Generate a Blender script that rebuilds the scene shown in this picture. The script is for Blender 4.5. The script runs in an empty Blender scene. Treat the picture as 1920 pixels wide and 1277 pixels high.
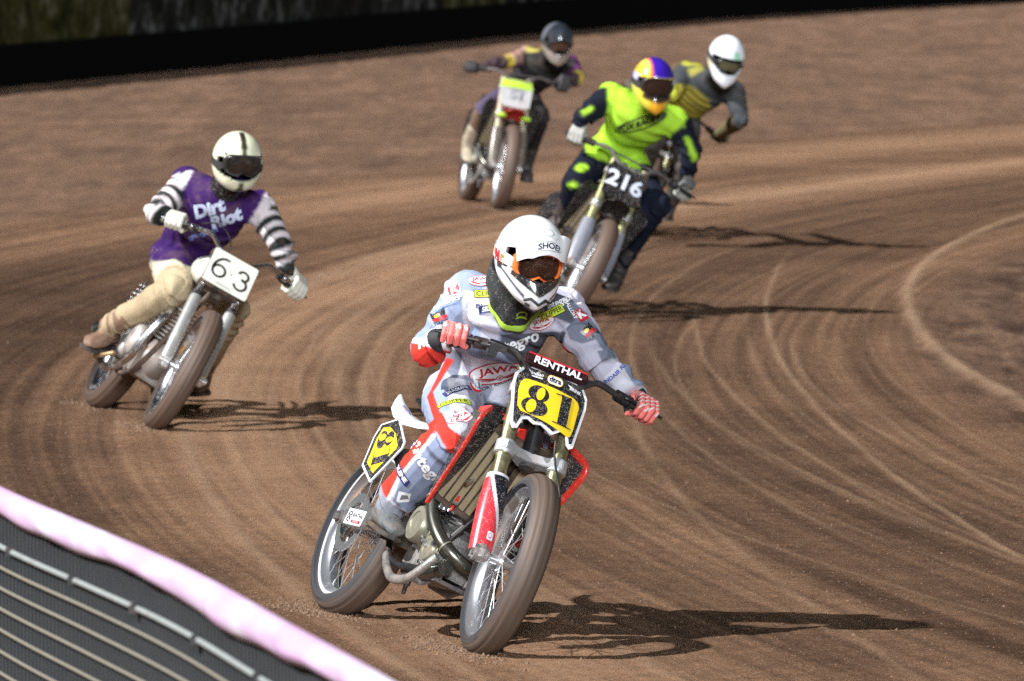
import bpy, bmesh, math, random
import numpy as np
from mathutils import Vector, Matrix, noise
from mathutils.bvhtree import BVHTree

random.seed(7)
sc = bpy.context.scene
R = math.radians

# ------------------------------------------------------------------ camera, world, sun, exposure
CAM_H, PITCH, FPX = 2.85, 4.012, 13090.0
cd = bpy.data.cameras.new("camera")
cam = bpy.data.objects.new("camera", cd)
sc.collection.objects.link(cam)
cam.location = (0, 0, CAM_H)
cam.rotation_euler = (R(90 - PITCH), 0, 0)
cd.sensor_width = 36
cd.lens = FPX / 1920 * 36
cd.clip_start = 0.5
cd.clip_end = 1500
cd.dof.use_dof = True
cd.dof.focus_distance = 25.35
cd.dof.aperture_fstop = 8.0
sc.camera = cam

SUN_DIR = Vector((0.93, 0.30, -1.0)).normalized()      # the way the key floodlight's light travels
world = bpy.data.worlds.new("World")
sc.world = world
world.use_nodes = True
wn = world.node_tree
wn.nodes.clear()
wo = wn.nodes.new("ShaderNodeOutputWorld")
wb = wn.nodes.new("ShaderNodeBackground")
ws = wn.nodes.new("ShaderNodeTexSky")
ws.sky_type = 'NISHITA'
ws.sun_disc = False
ws.sun_elevation = R(3)
ws.sun_rotation = R(252)
ws.air_density = 1.0
wb.inputs['Strength'].default_value = 0.02
wn.links.new(ws.outputs[0], wb.inputs[0])
wn.links.new(wb.outputs[0], wo.inputs[0])

def sun(name, d, strength, angle, col):
    l = bpy.data.lights.new(name, 'SUN')
    l.energy = strength
    l.angle = R(angle)
    l.color = col
    o = bpy.data.objects.new(name, l)
    sc.collection.objects.link(o)
    o.rotation_euler = Vector(d).to_track_quat('-Z', 'Y').to_euler()
    o.location = (-20, 0, 25)
    return o
sun("floodlight_bank", SUN_DIR, 4.6, 1.1, (1.0, 0.99, 0.98))
sun("frontal_fill", Vector((-0.05, 0.95, -0.27)), 2.1, 12, (0.90, 0.95, 1.0))  # soft frontal fill added from behind the camera, kept low to favour the riders

sc.view_settings.view_transform = 'Standard'
sc.view_settings.look = 'None'
sc.view_settings.gamma = 1
sc.view_settings.use_curve_mapping = False
sc.view_settings.exposure = 0.72
sc.cycles.use_denoising = False          # keeps a fine sensor-like grain
sc.cycles.sample_clamp_direct = 5
sc.cycles.sample_clamp_indirect = 2.5
sc.cycles.max_bounces = 6

CAMR = Matrix.Rotation(R(90 - PITCH), 3, 'X')
def PX(px, py, d):
    """the point at world depth d (metres along the track) seen at a spot of the 1920x1277 photograph"""
    v = CAMR @ Vector(((px - 960) / FPX, -(py - 638.5) / FPX, -1))
    return Vector((0, 0, CAM_H)) + v * (d / v.y)

# ------------------------------------------------------------------ mesh helpers
def V(*a): return Vector(a)

class MB:
    def __init__(s):
        s.v = []; s.f = []; s.m = []
    def add(s, vs, fs, m=0):
        o = len(s.v)
        s.v += [tuple(p) for p in vs]
        s.f += [tuple(i + o for i in f) for f in fs]
        s.m += [m] * len(fs)
        return s
    def grid(s, rings, close=True, capa=True, capb=True, m=0):
        n = len(rings[0]); vs = [p for r in rings for p in r]; fs = []
        for i in range(len(rings) - 1):
            for j in range(n if close else n - 1):
                k = (j + 1) % n
                fs.append((i * n + j, i * n + k, (i + 1) * n + k, (i + 1) * n + j))
        if close and capa: fs.append(tuple(range(n - 1, -1, -1)))
        if close and capb: fs.append(tuple((len(rings) - 1) * n + j for j in range(n)))
        return s.add(vs, fs, m)
    def tube(s, path, r, n=12, m=0, flat=None, side=None, cap=True):
        path = [Vector(p) for p in path]
        k = len(path)
        rs = r if isinstance(r, (list, tuple)) else [r] * k
        rings = []; pn = None
        for i, p in enumerate(path):
            t = (path[min(i + 1, k - 1)] - path[max(i - 1, 0)])
            if t.length < 1e-9: t = V(0, 0, 1)
            t.normalize()
            if pn is None:
                a = Vector(side) if side is not None else (V(0, 0, 1) if abs(t.z) < .9 else V(1, 0, 0))
                pn = (a - t * a.dot(t)).normalized()
            else:
                if side is not None: pn = Vector(side)
                pn = (pn - t * pn.dot(t)).normalized()
            b = t.cross(pn)
            fl = 1 if flat is None else (flat[i] if isinstance(flat, (list, tuple)) else flat)
            rings.append([p + pn * (math.cos(2 * math.pi * j / n) * rs[i]) + b * (math.sin(2 * math.pi * j / n) * rs[i] * fl) for j in range(n)])
        return s.grid(rings, capa=cap, capb=cap, m=m)
    def capsule(s, a, b, ra, rb, n=14, m=0, flat=1, side=None):
        a = Vector(a); b = Vector(b); d = b - a
        L = d.length or 1e-6; t = d / L
        pts = []; rr = []
        for i in range(5):
            q = math.pi / 2 * (1 - i / 4)
            pts.append(a - t * ra * math.sin(q)); rr.append(max(ra * math.cos(q), ra * .02))
        for i in range(5):
            q = math.pi / 2 * (i / 4)
            pts.append(b + t * rb * math.sin(q)); rr.append(max(rb * math.cos(q), rb * .02))
        return s.tube(pts, rr, n, m, flat=flat, side=side)
    def ell(s, c, rad, M=None, nu=24, nv=14, m=0):
        c = Vector(c); M = M or Matrix.Identity(3)
        rings = []
        for i in range(nv + 1):
            th = math.pi * min(max(i / nv, .004), .996)
            rings.append([c + M @ V(rad[0] * math.sin(th) * math.cos(2 * math.pi * j / nu), rad[1] * math.sin(th) * math.sin(2 * math.pi * j / nu), -rad[2] * math.cos(th)) for j in range(nu)])
        return s.grid(rings, m=m)
    def lathe(s, prof, o, ax, n=32, m=0, close=False):
        o = Vector(o); ax = Vector(ax).normalized()
        a = V(0, 0, 1) if abs(ax.z) < .9 else V(1, 0, 0)
        x = (a - ax * a.dot(ax)).normalized(); y = ax.cross(x)
        rings = [[o + ax * h + (x * math.cos(2 * math.pi * j / n) + y * math.sin(2 * math.pi * j / n)) * r for j in range(n)] for r, h in prof]
        if close: rings.append(rings[0])
        return s.grid(rings, capa=False, capb=False, m=m)
    def box(s, c, sz, M=None, m=0):
        c = Vector(c); M = M or Matrix.Identity(3)
        vs = [c + M @ V(x * sz[0] / 2, y * sz[1] / 2, z * sz[2] / 2) for x in (-1, 1) for y in (-1, 1) for z in (-1, 1)]
        return s.add(vs, [(0, 1, 3, 2), (4, 6, 7, 5), (0, 4, 5, 1), (2, 3, 7, 6), (0, 2, 6, 4), (1, 5, 7, 3)], m)
    def prism(s, poly, o, ux, uy, th, m=0, bend=None):
        """a 2D outline given thickness th along ux x uy; bend(u, v) moves it along the normal"""
        o = Vector(o); ux = Vector(ux); uy = Vector(uy); n = ux.cross(uy).normalized()
        a = [o + ux * u + uy * v + n * ((bend(u, v) if bend else 0) + th / 2) for u, v in poly]
        b = [p - n * th for p in a]
        k = len(poly)
        return s.add(a + b, [tuple(range(k)), tuple(range(2 * k - 1, k - 1, -1))] + [(j, k + j, k + (j + 1) % k, (j + 1) % k) for j in range(k)], m)

def to_mesh(name, mb, mats, smooth=35, bevel=0):
    me = bpy.data.meshes.new(name)
    me.from_pydata(mb.v, [], mb.f)
    for m in (mats if isinstance(mats, (list, tuple)) else [mats]):
        me.materials.append(m)
    if max(mb.m or [0]) > 0: me.polygons.foreach_set("material_index", mb.m)
    bm = bmesh.new(); bm.from_mesh(me)
    bmesh.ops.recalc_face_normals(bm, faces=bm.faces)
    if bevel:
        es = [e for e in bm.edges if len(e.link_faces) == 2 and e.calc_face_angle(0) > .6]
        if es: bmesh.ops.bevel(bm, geom=es, offset=bevel, segments=2, affect='EDGES', clamp_overlap=True)
    bm.to_mesh(me); bm.free()
    if smooth:
        me.shade_smooth()
        if smooth < 180: me.set_sharp_from_angle(angle=R(smooth))
    return me

def obj(name, mb, mats, parent=None, smooth=35, bevel=0, label=None):
    me = mb if isinstance(mb, bpy.types.Mesh) else to_mesh(name, mb, mats, smooth, bevel)
    o = bpy.data.objects.new(name, me)
    sc.collection.objects.link(o)
    if parent is not None: o.parent = parent
    if label: o["label"] = label
    return o

def thing(name, label, cat, M=None, group=None):
    o = bpy.data.objects.new(name, None)
    sc.collection.objects.link(o)
    o.empty_display_size = .1
    if M is not None: o.matrix_world = M
    o["label"] = label; o["category"] = cat
    if group: o["group"] = group
    return o

def struct(o, kind="structure", label=None):
    o["kind"] = kind
    if label: o["label"] = label
    return o

# ------------------------------------------------------------------ materials
def nd(nt, typ, **k):
    n = nt.nodes.new(typ)
    for a, b in k.items():
        setattr(n, a, b)
    return n
MATS = {}
DUST = (0.19, 0.115, 0.075)
def mat(name, col, rough=.5, metal=0., dirt=0., dscale=14, bump=0., bscale=120, coat=0., attr=None, dcol=DUST, spec=.5, spots=0., sheen=0.):
    if name in MATS: return MATS[name]
    m = bpy.data.materials.new(name); m.use_nodes = True
    nt = m.node_tree; b = nt.nodes['Principled BSDF']
    b.inputs['Roughness'].default_value = rough
    b.inputs['Metallic'].default_value = metal
    b.inputs['Specular IOR Level'].default_value = spec
    b.inputs['Coat Weight'].default_value = coat
    b.inputs['Coat Roughness'].default_value = .06
    if sheen: b.inputs['Sheen Weight'].default_value = sheen
    tc = nd(nt, 'ShaderNodeTexCoord')
    L = nt.links.new
    if attr:
        a = nd(nt, 'ShaderNodeAttribute', attribute_name=attr); src = a.outputs['Color']
    else:
        rgb = nd(nt, 'ShaderNodeRGB'); rgb.outputs[0].default_value = (*col, 1); src = rgb.outputs[0]
    # slight unevenness of the colour
    n0 = nd(nt, 'ShaderNodeTexNoise'); n0.inputs['Scale'].default_value = 23; n0.inputs['Detail'].default_value = 5
    L(tc.outputs['Object'], n0.inputs['Vector'])
    hs = nd(nt, 'ShaderNodeHueSaturation')
    mr = nd(nt, 'ShaderNodeMapRange'); mr.inputs[3].default_value = .86; mr.inputs[4].default_value = 1.12
    L(n0.outputs['Fac'], mr.inputs[0]); L(mr.outputs[0], hs.inputs['Value']); L(src, hs.inputs['Color']); src = hs.outputs[0]
    if dirt > 0:
        n1 = nd(nt, 'ShaderNodeTexNoise'); n1.inputs['Scale'].default_value = dscale; n1.inputs['Detail'].default_value = 9; n1.inputs['Roughness'].default_value = .72
        L(tc.outputs['Object'], n1.inputs['Vector'])
        r1 = nd(nt, 'ShaderNodeMapRange')
        r1.inputs[1].default_value = .64 - .42 * dirt; r1.inputs[2].default_value = .86 - .36 * dirt; r1.inputs[4].default_value = min(1, .35 + dirt * .65)
        L(n1.outputs['Fac'], r1.inputs[0])
        mx = nd(nt, 'ShaderNodeMix', data_type='RGBA'); L(r1.outputs[0], mx.inputs[0]); L(src, mx.inputs[6]); mx.inputs[7].default_value = (*dcol, 1)
        src = mx.outputs[2]
        rr = nd(nt, 'ShaderNodeMapRange'); rr.inputs[3].default_value = rough; rr.inputs[4].default_value = .9
        L(r1.outputs[0], rr.inputs[0]); L(rr.outputs[0], b.inputs['Roughness'])
        if metal > 0:
            rm = nd(nt, 'ShaderNodeMapRange'); rm.inputs[3].default_value = metal; rm.inputs[4].default_value = 0
            L(r1.outputs[0], rm.inputs[0]); L(rm.outputs[0], b.inputs['Metallic'])
    if spots > 0:                                        # spatter of small dried specks
        n2 = nd(nt, 'ShaderNodeTexVoronoi'); n2.inputs['Scale'].default_value = 210
        L(tc.outputs['Object'], n2.inputs['Vector'])
        n3 = nd(nt, 'ShaderNodeTexNoise'); n3.inputs['Scale'].default_value = 60; L(tc.outputs['Object'], n3.inputs['Vector'])
        ad = nd(nt, 'ShaderNodeMath', operation='SUBTRACT'); L(n3.outputs['Fac'], ad.inputs[0]); L(n2.outputs['Distance'], ad.inputs[1])
        r2 = nd(nt, 'ShaderNodeMapRange'); r2.inputs[1].default_value = .28 - .22 * spots; r2.inputs[2].default_value = .36 - .2 * spots; r2.inputs[4].default_value = .55
        L(ad.outputs[0], r2.inputs[0])
        mx = nd(nt, 'ShaderNodeMix', data_type='RGBA'); L(r2.outputs[0], mx.inputs[0]); L(src, mx.inputs[6]); mx.inputs[7].default_value = (.42, .36, .31, 1)
        src = mx.outputs[2]
    L(src, b.inputs['Base Color'])
    if bump > 0:
        n4 = nd(nt, 'ShaderNodeTexNoise'); n4.inputs['Scale'].default_value = bscale; n4.inputs['Detail'].default_value = 4
        L(tc.outputs['Object'], n4.inputs['Vector'])
        bp = nd(nt, 'ShaderNodeBump'); bp.inputs['Strength'].default_value = bump; bp.inputs['Distance'].default_value = .01
        L(n4.outputs['Fac'], bp.inputs['Height']); L(bp.outputs[0], b.inputs['Normal'])
    MATS[name] = m
    return m

CHROME = mat("chrome", (.62, .63, .66), .2, 1, dirt=.28)
ALLOY = mat("cast_alloy", (.36, .36, .35), .42, .8, dirt=.5, bump=.3, bscale=60)
ALLOYB = mat("brushed_alloy", (.68, .69, .71), .28, .9, dirt=.2)
STEEL = mat("dull_steel", (.16, .16, .17), .4, .8, dirt=.5)
BLACKP = mat("black_plastic", (.009, .009, .011), .4, 0, dirt=.16, spots=.3, spec=.3)
BLACKM = mat("black_metal", (.02, .02, .022), .45, .3, dirt=.35)
RUBBER = mat("grip_rubber", (.02, .02, .02), .6, 0, dirt=.2)
WHITEP = mat("white_plastic", (.74, .75, .78), .3, 0, dirt=.14, spots=.2)
REDP = mat("red_plastic", (.62, .03, .02), .3, 0, dirt=.2, spots=.3)
GOLD = mat("olive_gold_anodised", (.42, .39, .22), .3, .85, dirt=.3)
PIPE = mat("heat_stained_pipe", (.15, .15, .13), .3, .9, dirt=.2)
YELL = mat("plate_yellow", (.86, .60, .02), .35, 0, dirt=.08, spots=.05)
INK = mat("ink_black", (.015, .015, .018), .35, 0, spots=.55)
CLEANK = mat("print_black", (.012, .012, .016), .5)
WHITEI = mat("print_white", (.8, .81, .84), .5)
REDI = mat("print_red", (.5, .02, .035), .5)
LIME = mat("print_lime", (.5, .62, .04), .5)
ORANGEI = mat("print_orange", (.85, .2, .04), .5)
NAVY = mat("print_navy", (.02, .03, .12), .5)
BLUEI = mat("print_blue", (.05, .09, .4), .5)

def tyre_mat(name, tread, side, r0):
    """rubber with dust laid down in rings round the axle (object Y axis)"""
    m = bpy.data.materials.new(name); m.use_nodes = True
    nt = m.node_tree; b = nt.nodes['Principled BSDF']; L = nt.links.new
    tc = nd(nt, 'ShaderNodeTexCoord'); sx = nd(nt, 'ShaderNodeSeparateXYZ'); L(tc.outputs['Object'], sx.inputs[0])
    cx = nd(nt, 'ShaderNodeCombineXYZ'); L(sx.outputs[0], cx.inputs[0]); L(sx.outputs[2], cx.inputs[1])
    ln = nd(nt, 'ShaderNodeVectorMath', operation='LENGTH'); L(cx.outputs[0], ln.inputs[0])
    rad = ln.outputs['Value']
    at = nd(nt, 'ShaderNodeMath', operation='ARCTAN2'); L(sx.outputs[0], at.inputs[0]); L(sx.outputs[2], at.inputs[1])
    ats = nd(nt, 'ShaderNodeMath', operation='MULTIPLY'); L(at.outputs[0], ats.inputs[0]); ats.inputs[1].default_value = .012
    c2 = nd(nt, 'ShaderNodeCombineXYZ'); L(rad, c2.inputs[0]); L(sx.outputs[1], c2.inputs[1]); L(ats.outputs[0], c2.inputs[2])
    n1 = nd(nt, 'ShaderNodeTexNoise'); n1.inputs['Scale'].default_value = 95; n1.inputs['Detail'].default_value = 6; n1.inputs['Roughness'].default_value = .6
    L(c2.outputs[0], n1.inputs['Vector'])
    rr = nd(nt, 'ShaderNodeMapRange'); rr.inputs[1].default_value = r0 - .045; rr.inputs[2].default_value = r0 - .008
    L(rad, rr.inputs[0])
    ra = nd(nt, 'ShaderNodeMapRange'); ra.inputs[1].default_value = .3; ra.inputs[2].default_value = .7; ra.inputs[3].default_value = -.6; ra.inputs[4].default_value = .6
    L(n1.outputs['Fac'], ra.inputs[0])
    ad = nd(nt, 'ShaderNodeMath', operation='ADD', use_clamp=True); L(rr.outputs[0], ad.inputs[0]); L(ra.outputs[0], ad.inputs[1])
    mx = nd(nt, 'ShaderNodeMix', data_type='RGBA'); L(ad.outputs[0], mx.inputs[0]); mx.inputs[6].default_value = (*side, 1); mx.inputs[7].default_value = (*tread, 1)
    L(mx.outputs[2], b.inputs['Base Color']); b.inputs['Roughness'].default_value = .62
    bp = nd(nt, 'ShaderNodeBump'); bp.inputs['Strength'].default_value = .35; bp.inputs['Distance'].default_value = .006
    L(n1.outputs['Fac'], bp.inputs['Height']); L(bp.outputs[0], b.inputs['Normal'])
    return m
TYRE = tyre_mat("dusty_tyre", (.105, .072, .053), (.034, .036, .042), .345)
TYRE2 = tyre_mat("muddy_tyre", (.105, .066, .048), (.07, .048, .038), .345)

def cloth_mat(name, dirt=.1, bump=.35, rough=.8):
    return mat(name, (1, 1, 1), rough, 0, dirt=dirt, dscale=7, bump=bump, bscale=420, attr="Col", spec=.15)

def smooth_cols(me, c, it=1):
    e = np.empty(len(me.edges) * 2, np.int32); me.edges.foreach_get('vertices', e); e = e.reshape(-1, 2)
    for _ in range(it):
        acc = c.copy(); n = np.ones(len(c))
        for a, b in ((0, 1), (1, 0)):
            for k in range(3): acc[:, k] += np.bincount(e[:, a], weights=c[e[:, b], k], minlength=len(c))
            n += np.bincount(e[:, a], minlength=len(c))
        c = acc / n[:, None]
    return c

def set_col(me, cols):
    a = me.color_attributes.new("Col", 'FLOAT_COLOR', 'POINT')
    c = np.ones((len(me.vertices), 4), dtype=np.float32); c[:, :3] = cols
    a.data.foreach_set("color", c.ravel())

def in_poly(x, y, poly):
    r = np.zeros(len(x), bool); n = len(poly)
    for i in range(n):
        x1, y1 = poly[i]; x2, y2 = poly[(i + 1) % n]
        if y1 == y2: continue
        c = ((y1 > y) != (y2 > y)) & (x < (x2 - x1) * (y - y1) / (y2 - y1) + x1)
        r ^= c
    return r

# ------------------------------------------------------------------ flat print that lies on a surface
def text_faces(body, size, bold=0., shear=0., sx=1.):
    cu = bpy.data.curves.new("t", 'FONT'); cu.body = body; cu.size = size; cu.offset = bold; cu.shear = shear
    cu.align_x = 'CENTER'; cu.align_y = 'CENTER'; cu.resolution_u = 4
    o = bpy.data.objects.new("t", cu); sc.collection.objects.link(o)
    me = o.to_mesh()
    vs = [(v.co.x * sx, v.co.y) for v in me.vertices]; fs = [tuple(p.vertices) for p in me.polygons]
    o.to_mesh_clear(); bpy.data.objects.remove(o); bpy.data.curves.remove(cu)
    return vs, fs

def ellipse(cx, cy, rx, ry, n=36, a0=0):
    return [(cx + rx * math.cos(a0 + 2 * math.pi * i / n), cy + ry * math.sin(a0 + 2 * math.pi * i / n)) for i in range(n)]
def rrect(cx, cy, w, h, r, n=5):
    p = []
    for k, (sx, sy) in enumerate(((1, 1), (-1, 1), (-1, -1), (1, -1))):
        for i in range(n + 1):
            a = math.pi / 2 * (k + i / n)
            p.append((cx + sx * (w / 2 - r) + r * math.cos(a), cy + sy * (h / 2 - r) + r * math.sin(a)))
    return p
def stroke(pts, w):
    """a polyline with a width, as quads"""
    out = []
    for (x1, y1), (x2, y2) in zip(pts, pts[1:]):
        d = math.hypot(x2 - x1, y2 - y1) or 1; nx, ny = -(y2 - y1) / d * w / 2, (x2 - x1) / d * w / 2
        ex, ey = (x2 - x1) / d * w * .2, (y2 - y1) / d * w * .2
        out.append([(x1 + nx - ex, y1 + ny - ey), (x1 - nx - ex, y1 - ny - ey), (x2 - nx + ex, y2 - ny + ey), (x2 + nx + ex, y2 + ny + ey)])
    return out
def ring(cx, cy, rx, ry, w, n=40):
    p = ellipse(cx, cy, rx, ry, n); return stroke(p + [p[0]], w)

class Print:
    """layers of flat shapes, in metres on their own plane"""
    def __init__(s): s.L = []; s.mats = []
    def mi(s, m):
        if m not in s.mats: s.mats.append(m)
        return s.mats.index(m)
    def poly(s, m, *polys):
        for p in polys: s.L.append((s.mi(m), list(p), [tuple(range(len(p)))], len(s.L)))
        return s
    def group(s, m, polys):
        vs = []; fs = []
        for p in polys:
            fs.append(tuple(range(len(vs), len(vs) + len(p)))); vs += p
        s.L.append((s.mi(m), vs, fs, len(s.L))); return s
    def text(s, m, body, size, x=0, y=0, rot=0, **k):
        vs, fs = text_faces(body, size, **k)
        c, q = math.cos(R(rot)), math.sin(R(rot))
        s.L.append((s.mi(m), [(x + a * c - b * q, y + a * q + b * c) for a, b in vs], fs, len(s.L))); return s
    def merge(s, o, x=0, y=0, rot=0, sc_=1):
        c, q = math.cos(R(rot)), math.sin(R(rot))
        for mi, vs, fs, k in o.L:
            s.L.append((s.mi(o.mats[mi]), [(x + (a * c - b * q) * sc_, y + (a * q + b * c) * sc_) for a, b in vs], fs, len(s.L)))
        return s
    def build(s, name, place, parent, step=.012, lift=.0012, dl=.00035, label=None):
        """place(u, v) -> (point, normal) on the surface, or None"""
        mb = MB()
        for mi, vs, fs, k in s.L:
            bm = bmesh.new(); bv = [bm.verts.new((a, b, 0)) for a, b in vs]
            for f in fs:
                try: bm.faces.new([bv[i] for i in f])
                except ValueError: pass
            if not bm.faces: bm.free(); continue
            us = [v[0] for v in vs]; ws_ = [v[1] for v in vs]
            if step:
                for ax, lo, hi in ((0, min(us), max(us)), (1, min(ws_), max(ws_))):
                    q = math.ceil(lo / step) * step
                    while q < hi:
                        co = [0, 0, 0]; no = [0, 0, 0]; co[ax] = q; no[ax] = 1
                        bmesh.ops.bisect_plane(bm, geom=bm.verts[:] + bm.edges[:] + bm.faces[:], plane_co=co, plane_no=no)
                        q += step
            bm.verts.index_update()
            pts = []; ok = []
            for v in bm.verts:
                r = place(v.co.x, v.co.y)
                ok.append(r is not None)
                pts.append(r[0] + r[1] * (lift + dl * k) if r else V(0, 0, 0))
            fcs = [tuple(v.index for v in f.verts) for f in bm.faces if all(ok[v.index] for v in f.verts)]
            fcs = [f for f in fcs if max((pts[f[i]] - pts[f[i - 1]]).length for i in range(len(f))) < (.05 if step else 9)]
            mb.add(pts, fcs, mi)
            bm.free()
        if not mb.f: return None
        me = bpy.data.meshes.new(name); me.from_pydata(mb.v, [], mb.f)
        for m in s.mats: me.materials.append(m)
        me.polygons.foreach_set("material_index", mb.m)
        me.shade_smooth()
        return obj(name, me, None, parent, label=label)

def wrap(bvh, anchor, n, up, dist=.09):
    """a place() that lays a print on the mesh in bvh round the anchor point"""
    n = Vector(n).normalized(); up = Vector(up); up = (up - n * up.dot(n)).normalized(); ux = up.cross(n)
    def place(u, v):
        o = anchor + ux * u + up * v + n * dist
        h, nn, i, d = bvh.ray_cast(o, -n, dist * 2.6)
        if h is None: return None
        if nn.dot(n) < .12: return None
        return h, n
    return place
def flatplace(o, ux, uy, bend=None):
    o = Vector(o); ux = Vector(ux); uy = Vector(uy); n = ux.cross(uy).normalized()
    return lambda u, v: (o + ux * u + uy * v + n * (bend(u, v) if bend else 0), n)

def logo_oval(w, col=None, base=None):
    """red oval with the word over wing lines"""
    col = col or REDI; h = w * .46; p = Print()
    p.poly(base or WHITEI, ellipse(0, 0, w / 2 * .97, h / 2 * .97))
    p.group(col, ring(0, 0, w / 2, h / 2, w * .022))
    p.text(col, "JAWA", h * .42, 0, h * .14, bold=w * .006, sx=1.25)
    q = []
    for sgn in (-1, 1):
        for k in range(5):
            y0 = -h * (.09 + .07 * k)
            x1 = sgn * w * (.42 - .035 * k - (.05 if k > 3 else 0))
            q += stroke([(sgn * w * .07, -h * .26 - h * .012 * k), (x1, y0 + h * .02)], w * .014)
    p.group(col, q)
    p.group(col, ring(0, -h * .25, w * .055, w * .055, w * .016, 20) + ring(0, -h * .25, w * .02, w * .02, w * .014, 12))
    return p
def logo_box(word, w, h, base, ink, bold=.0, shear=0, border=None, sx=1.0):
    p = Print()
    if border: p.poly(border, rrect(0, 0, w, h, h * .08)); p.poly(base, rrect(0, 0, w - h * .14, h - h * .14, h * .06))
    elif base: p.poly(base, rrect(0, 0, w, h, h * .08))
    vs, fs = text_faces(word, h * .8, bold=bold, shear=shear)
    ww = max(a for a, b in vs) - min(a for a, b in vs)
    p.text(ink, word, h * .8, bold=bold, shear=shear, sx=(w * .86) / ww)
    return p
# ------------------------------------------------------------------ the track surface
def vnoise(x, y, seed=0):
    """smooth value noise on numpy arrays, about -1..1"""
    xi = np.floor(x).astype(np.int64); yi = np.floor(y).astype(np.int64); fx = x - xi; fy = y - yi
    fx = fx * fx * (3 - 2 * fx); fy = fy * fy * (3 - 2 * fy)
    def h(a, b):
        n = (a * 374761393 + b * 668265263 + seed * 982451653) & 0x7fffffff
        n = ((n ^ (n >> 13)) * 1274126177) & 0x7fffffff
        return ((n ^ (n >> 16)) & 0xffff) / 32767.5 - 1
    return (h(xi, yi) * (1 - fx) + h(xi + 1, yi) * fx) * (1 - fy) + (h(xi, yi + 1) * (1 - fx) + h(xi + 1, yi + 1) * fx) * fy
def fbm(x, y, o=4, seed=0):
    s = 0; a = 1; t = 0
    for k in range(o):
        s = s + a * vnoise(x * 2 ** k, y * 2 ** k, seed + k * 7); t += a; a *= .55
    return s / t
def sstep(a, b, x):
    t = np.clip((x - a) / (b - a), 0, 1); return t * t * (3 - 2 * t)

RUTS = [  # centre x, centre y, radius, width, dust, height, y from, y to
    (60.8, 41.2, 58.37, .042, .9, .016, 20, 70), (116.9, 39.2, 115.39, .017, .8, .006, 27, 48.6), (81.4, 40.1, 80.32, .012, .6, .004, 30, 44),
    (38.7, 40.6, 40.42, .09, .55, .004, 34, 60), (74.1, 38.4, 75.82, .035, .6, .006, 20, 38), (74.6, 38.4, 76.1, .02, .45, .004, 20, 36),
    (72.0, 38.0, 72.8, .03, .5, .004, 20, 44), (66.0, 38.4, 66.9, .05, .35, .004, 24, 52), (90.0, 36.0, 89.4, .02, .4, .003, 22, 40),
    *[(56 + 14 * math.sin(i * 2.3), 38.6 + .8 * math.sin(i * 1.7), 56 + 14 * math.sin(i * 2.3) - (.2 + i * .23 - 1.6), .010 + .007 * ((i * 7) % 5) / 4, .22 + .24 * ((i * 3) % 4) / 3, .003, 20 + (i * 5) % 12, 36 + (i * 11) % 17) for i in range(16)],
    (50.0, 40.4, 51.0, .07, .4, .004, 36, 66), (45.0, 41.4, 46.6, .08, .35, .004, 36, 70), (60.0, 40.0, 59.2, .018, .45, .003, 24, 40)]
def ground_height(x, y):
    r = np.hypot(x - 56, y - 38); a = np.arctan2(y - 38, 56 - x) * 56
    outer = sstep(61.3, 62.6, r + .35 * fbm(a * .25, r * .6, 3, 5)) * sstep(40, 50, y)
    inner = 1 - sstep(53.2, 54.0, r + .15 * fbm(a * .4, r, 3, 9)); inner *= sstep(22, 34, y)
    loose = np.maximum(outer, inner)
    streak = .55 * fbm(r * 4.5, a * .10, 3, 21) + .45 * fbm(r * 14, a * .13, 3, 23); fine = fbm(r * 34, a * .25, 3, 31)
    z = .0035 * streak + .0022 * fine + .0032 * fbm(x * 26, y * 20, 3, 41) + .004 * fbm(x * 7, y * 7, 3, 45)
    z += inner * .022 * np.clip(fbm(x * 6, y * 2.4, 3, 277), 0, 1); z += loose * (.014 * fbm(x * 4.5, y * 2.6, 4, 51) + .008 * np.abs(fbm(x * 13, y * 9, 3, 61)))
    dust = np.zeros_like(x)
    for k, (cx, cy, R0, w, du, h, y0, y1) in enumerate(RUTS):
        d = np.hypot(x - cx, y - cy) - R0 + .022 * fbm(y * .4, y * 0 + k, 3, 70 + k)
        band = sstep(y0 - 2, y0 + 2, y) * (1 - sstep(y1 - 3, y1 + 2, y)) * (.72 + .28 * fbm(y * 1.3, x * 0, 2, 90 + k))
        g = np.exp(-(d / w) ** 2) * band
        dust = np.maximum(dust, du * g); z += h * g - h * .7 * np.exp(-((d - w * 2) / w) ** 2) * band
    # a lump of thrown dirt by the inner line
    lx, ly = 3.42, 41.0
    z += .05 * np.exp(-(((x - lx) / .17) ** 2 + ((y - ly) / .5) ** 2)) * (1 + .6 * fbm(x * 9, y * 5, 3, 8))
    light = .47 + .32 * streak + .24 * fine
    band2 = np.exp(-((r - 57.55) / .55) ** 2) * .38 + np.exp(-((r - 60.3) / .8) ** 2) * .32 * sstep(48, 58, y) - np.exp(-((r - 59.5) / 1.0) ** 2) * .36 * (1 - sstep(42, 54, y)) - np.exp(-((r - 55.4) / .8) ** 2) * .13  # pale arcs, and a dark left band painted for the floodlight's falloff
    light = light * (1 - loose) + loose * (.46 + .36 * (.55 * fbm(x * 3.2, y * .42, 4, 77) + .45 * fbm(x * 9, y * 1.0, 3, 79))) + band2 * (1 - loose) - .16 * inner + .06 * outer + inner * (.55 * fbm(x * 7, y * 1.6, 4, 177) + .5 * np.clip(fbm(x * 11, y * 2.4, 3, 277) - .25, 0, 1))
    return z, np.clip(light, 0, 1), dust, loose

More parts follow.
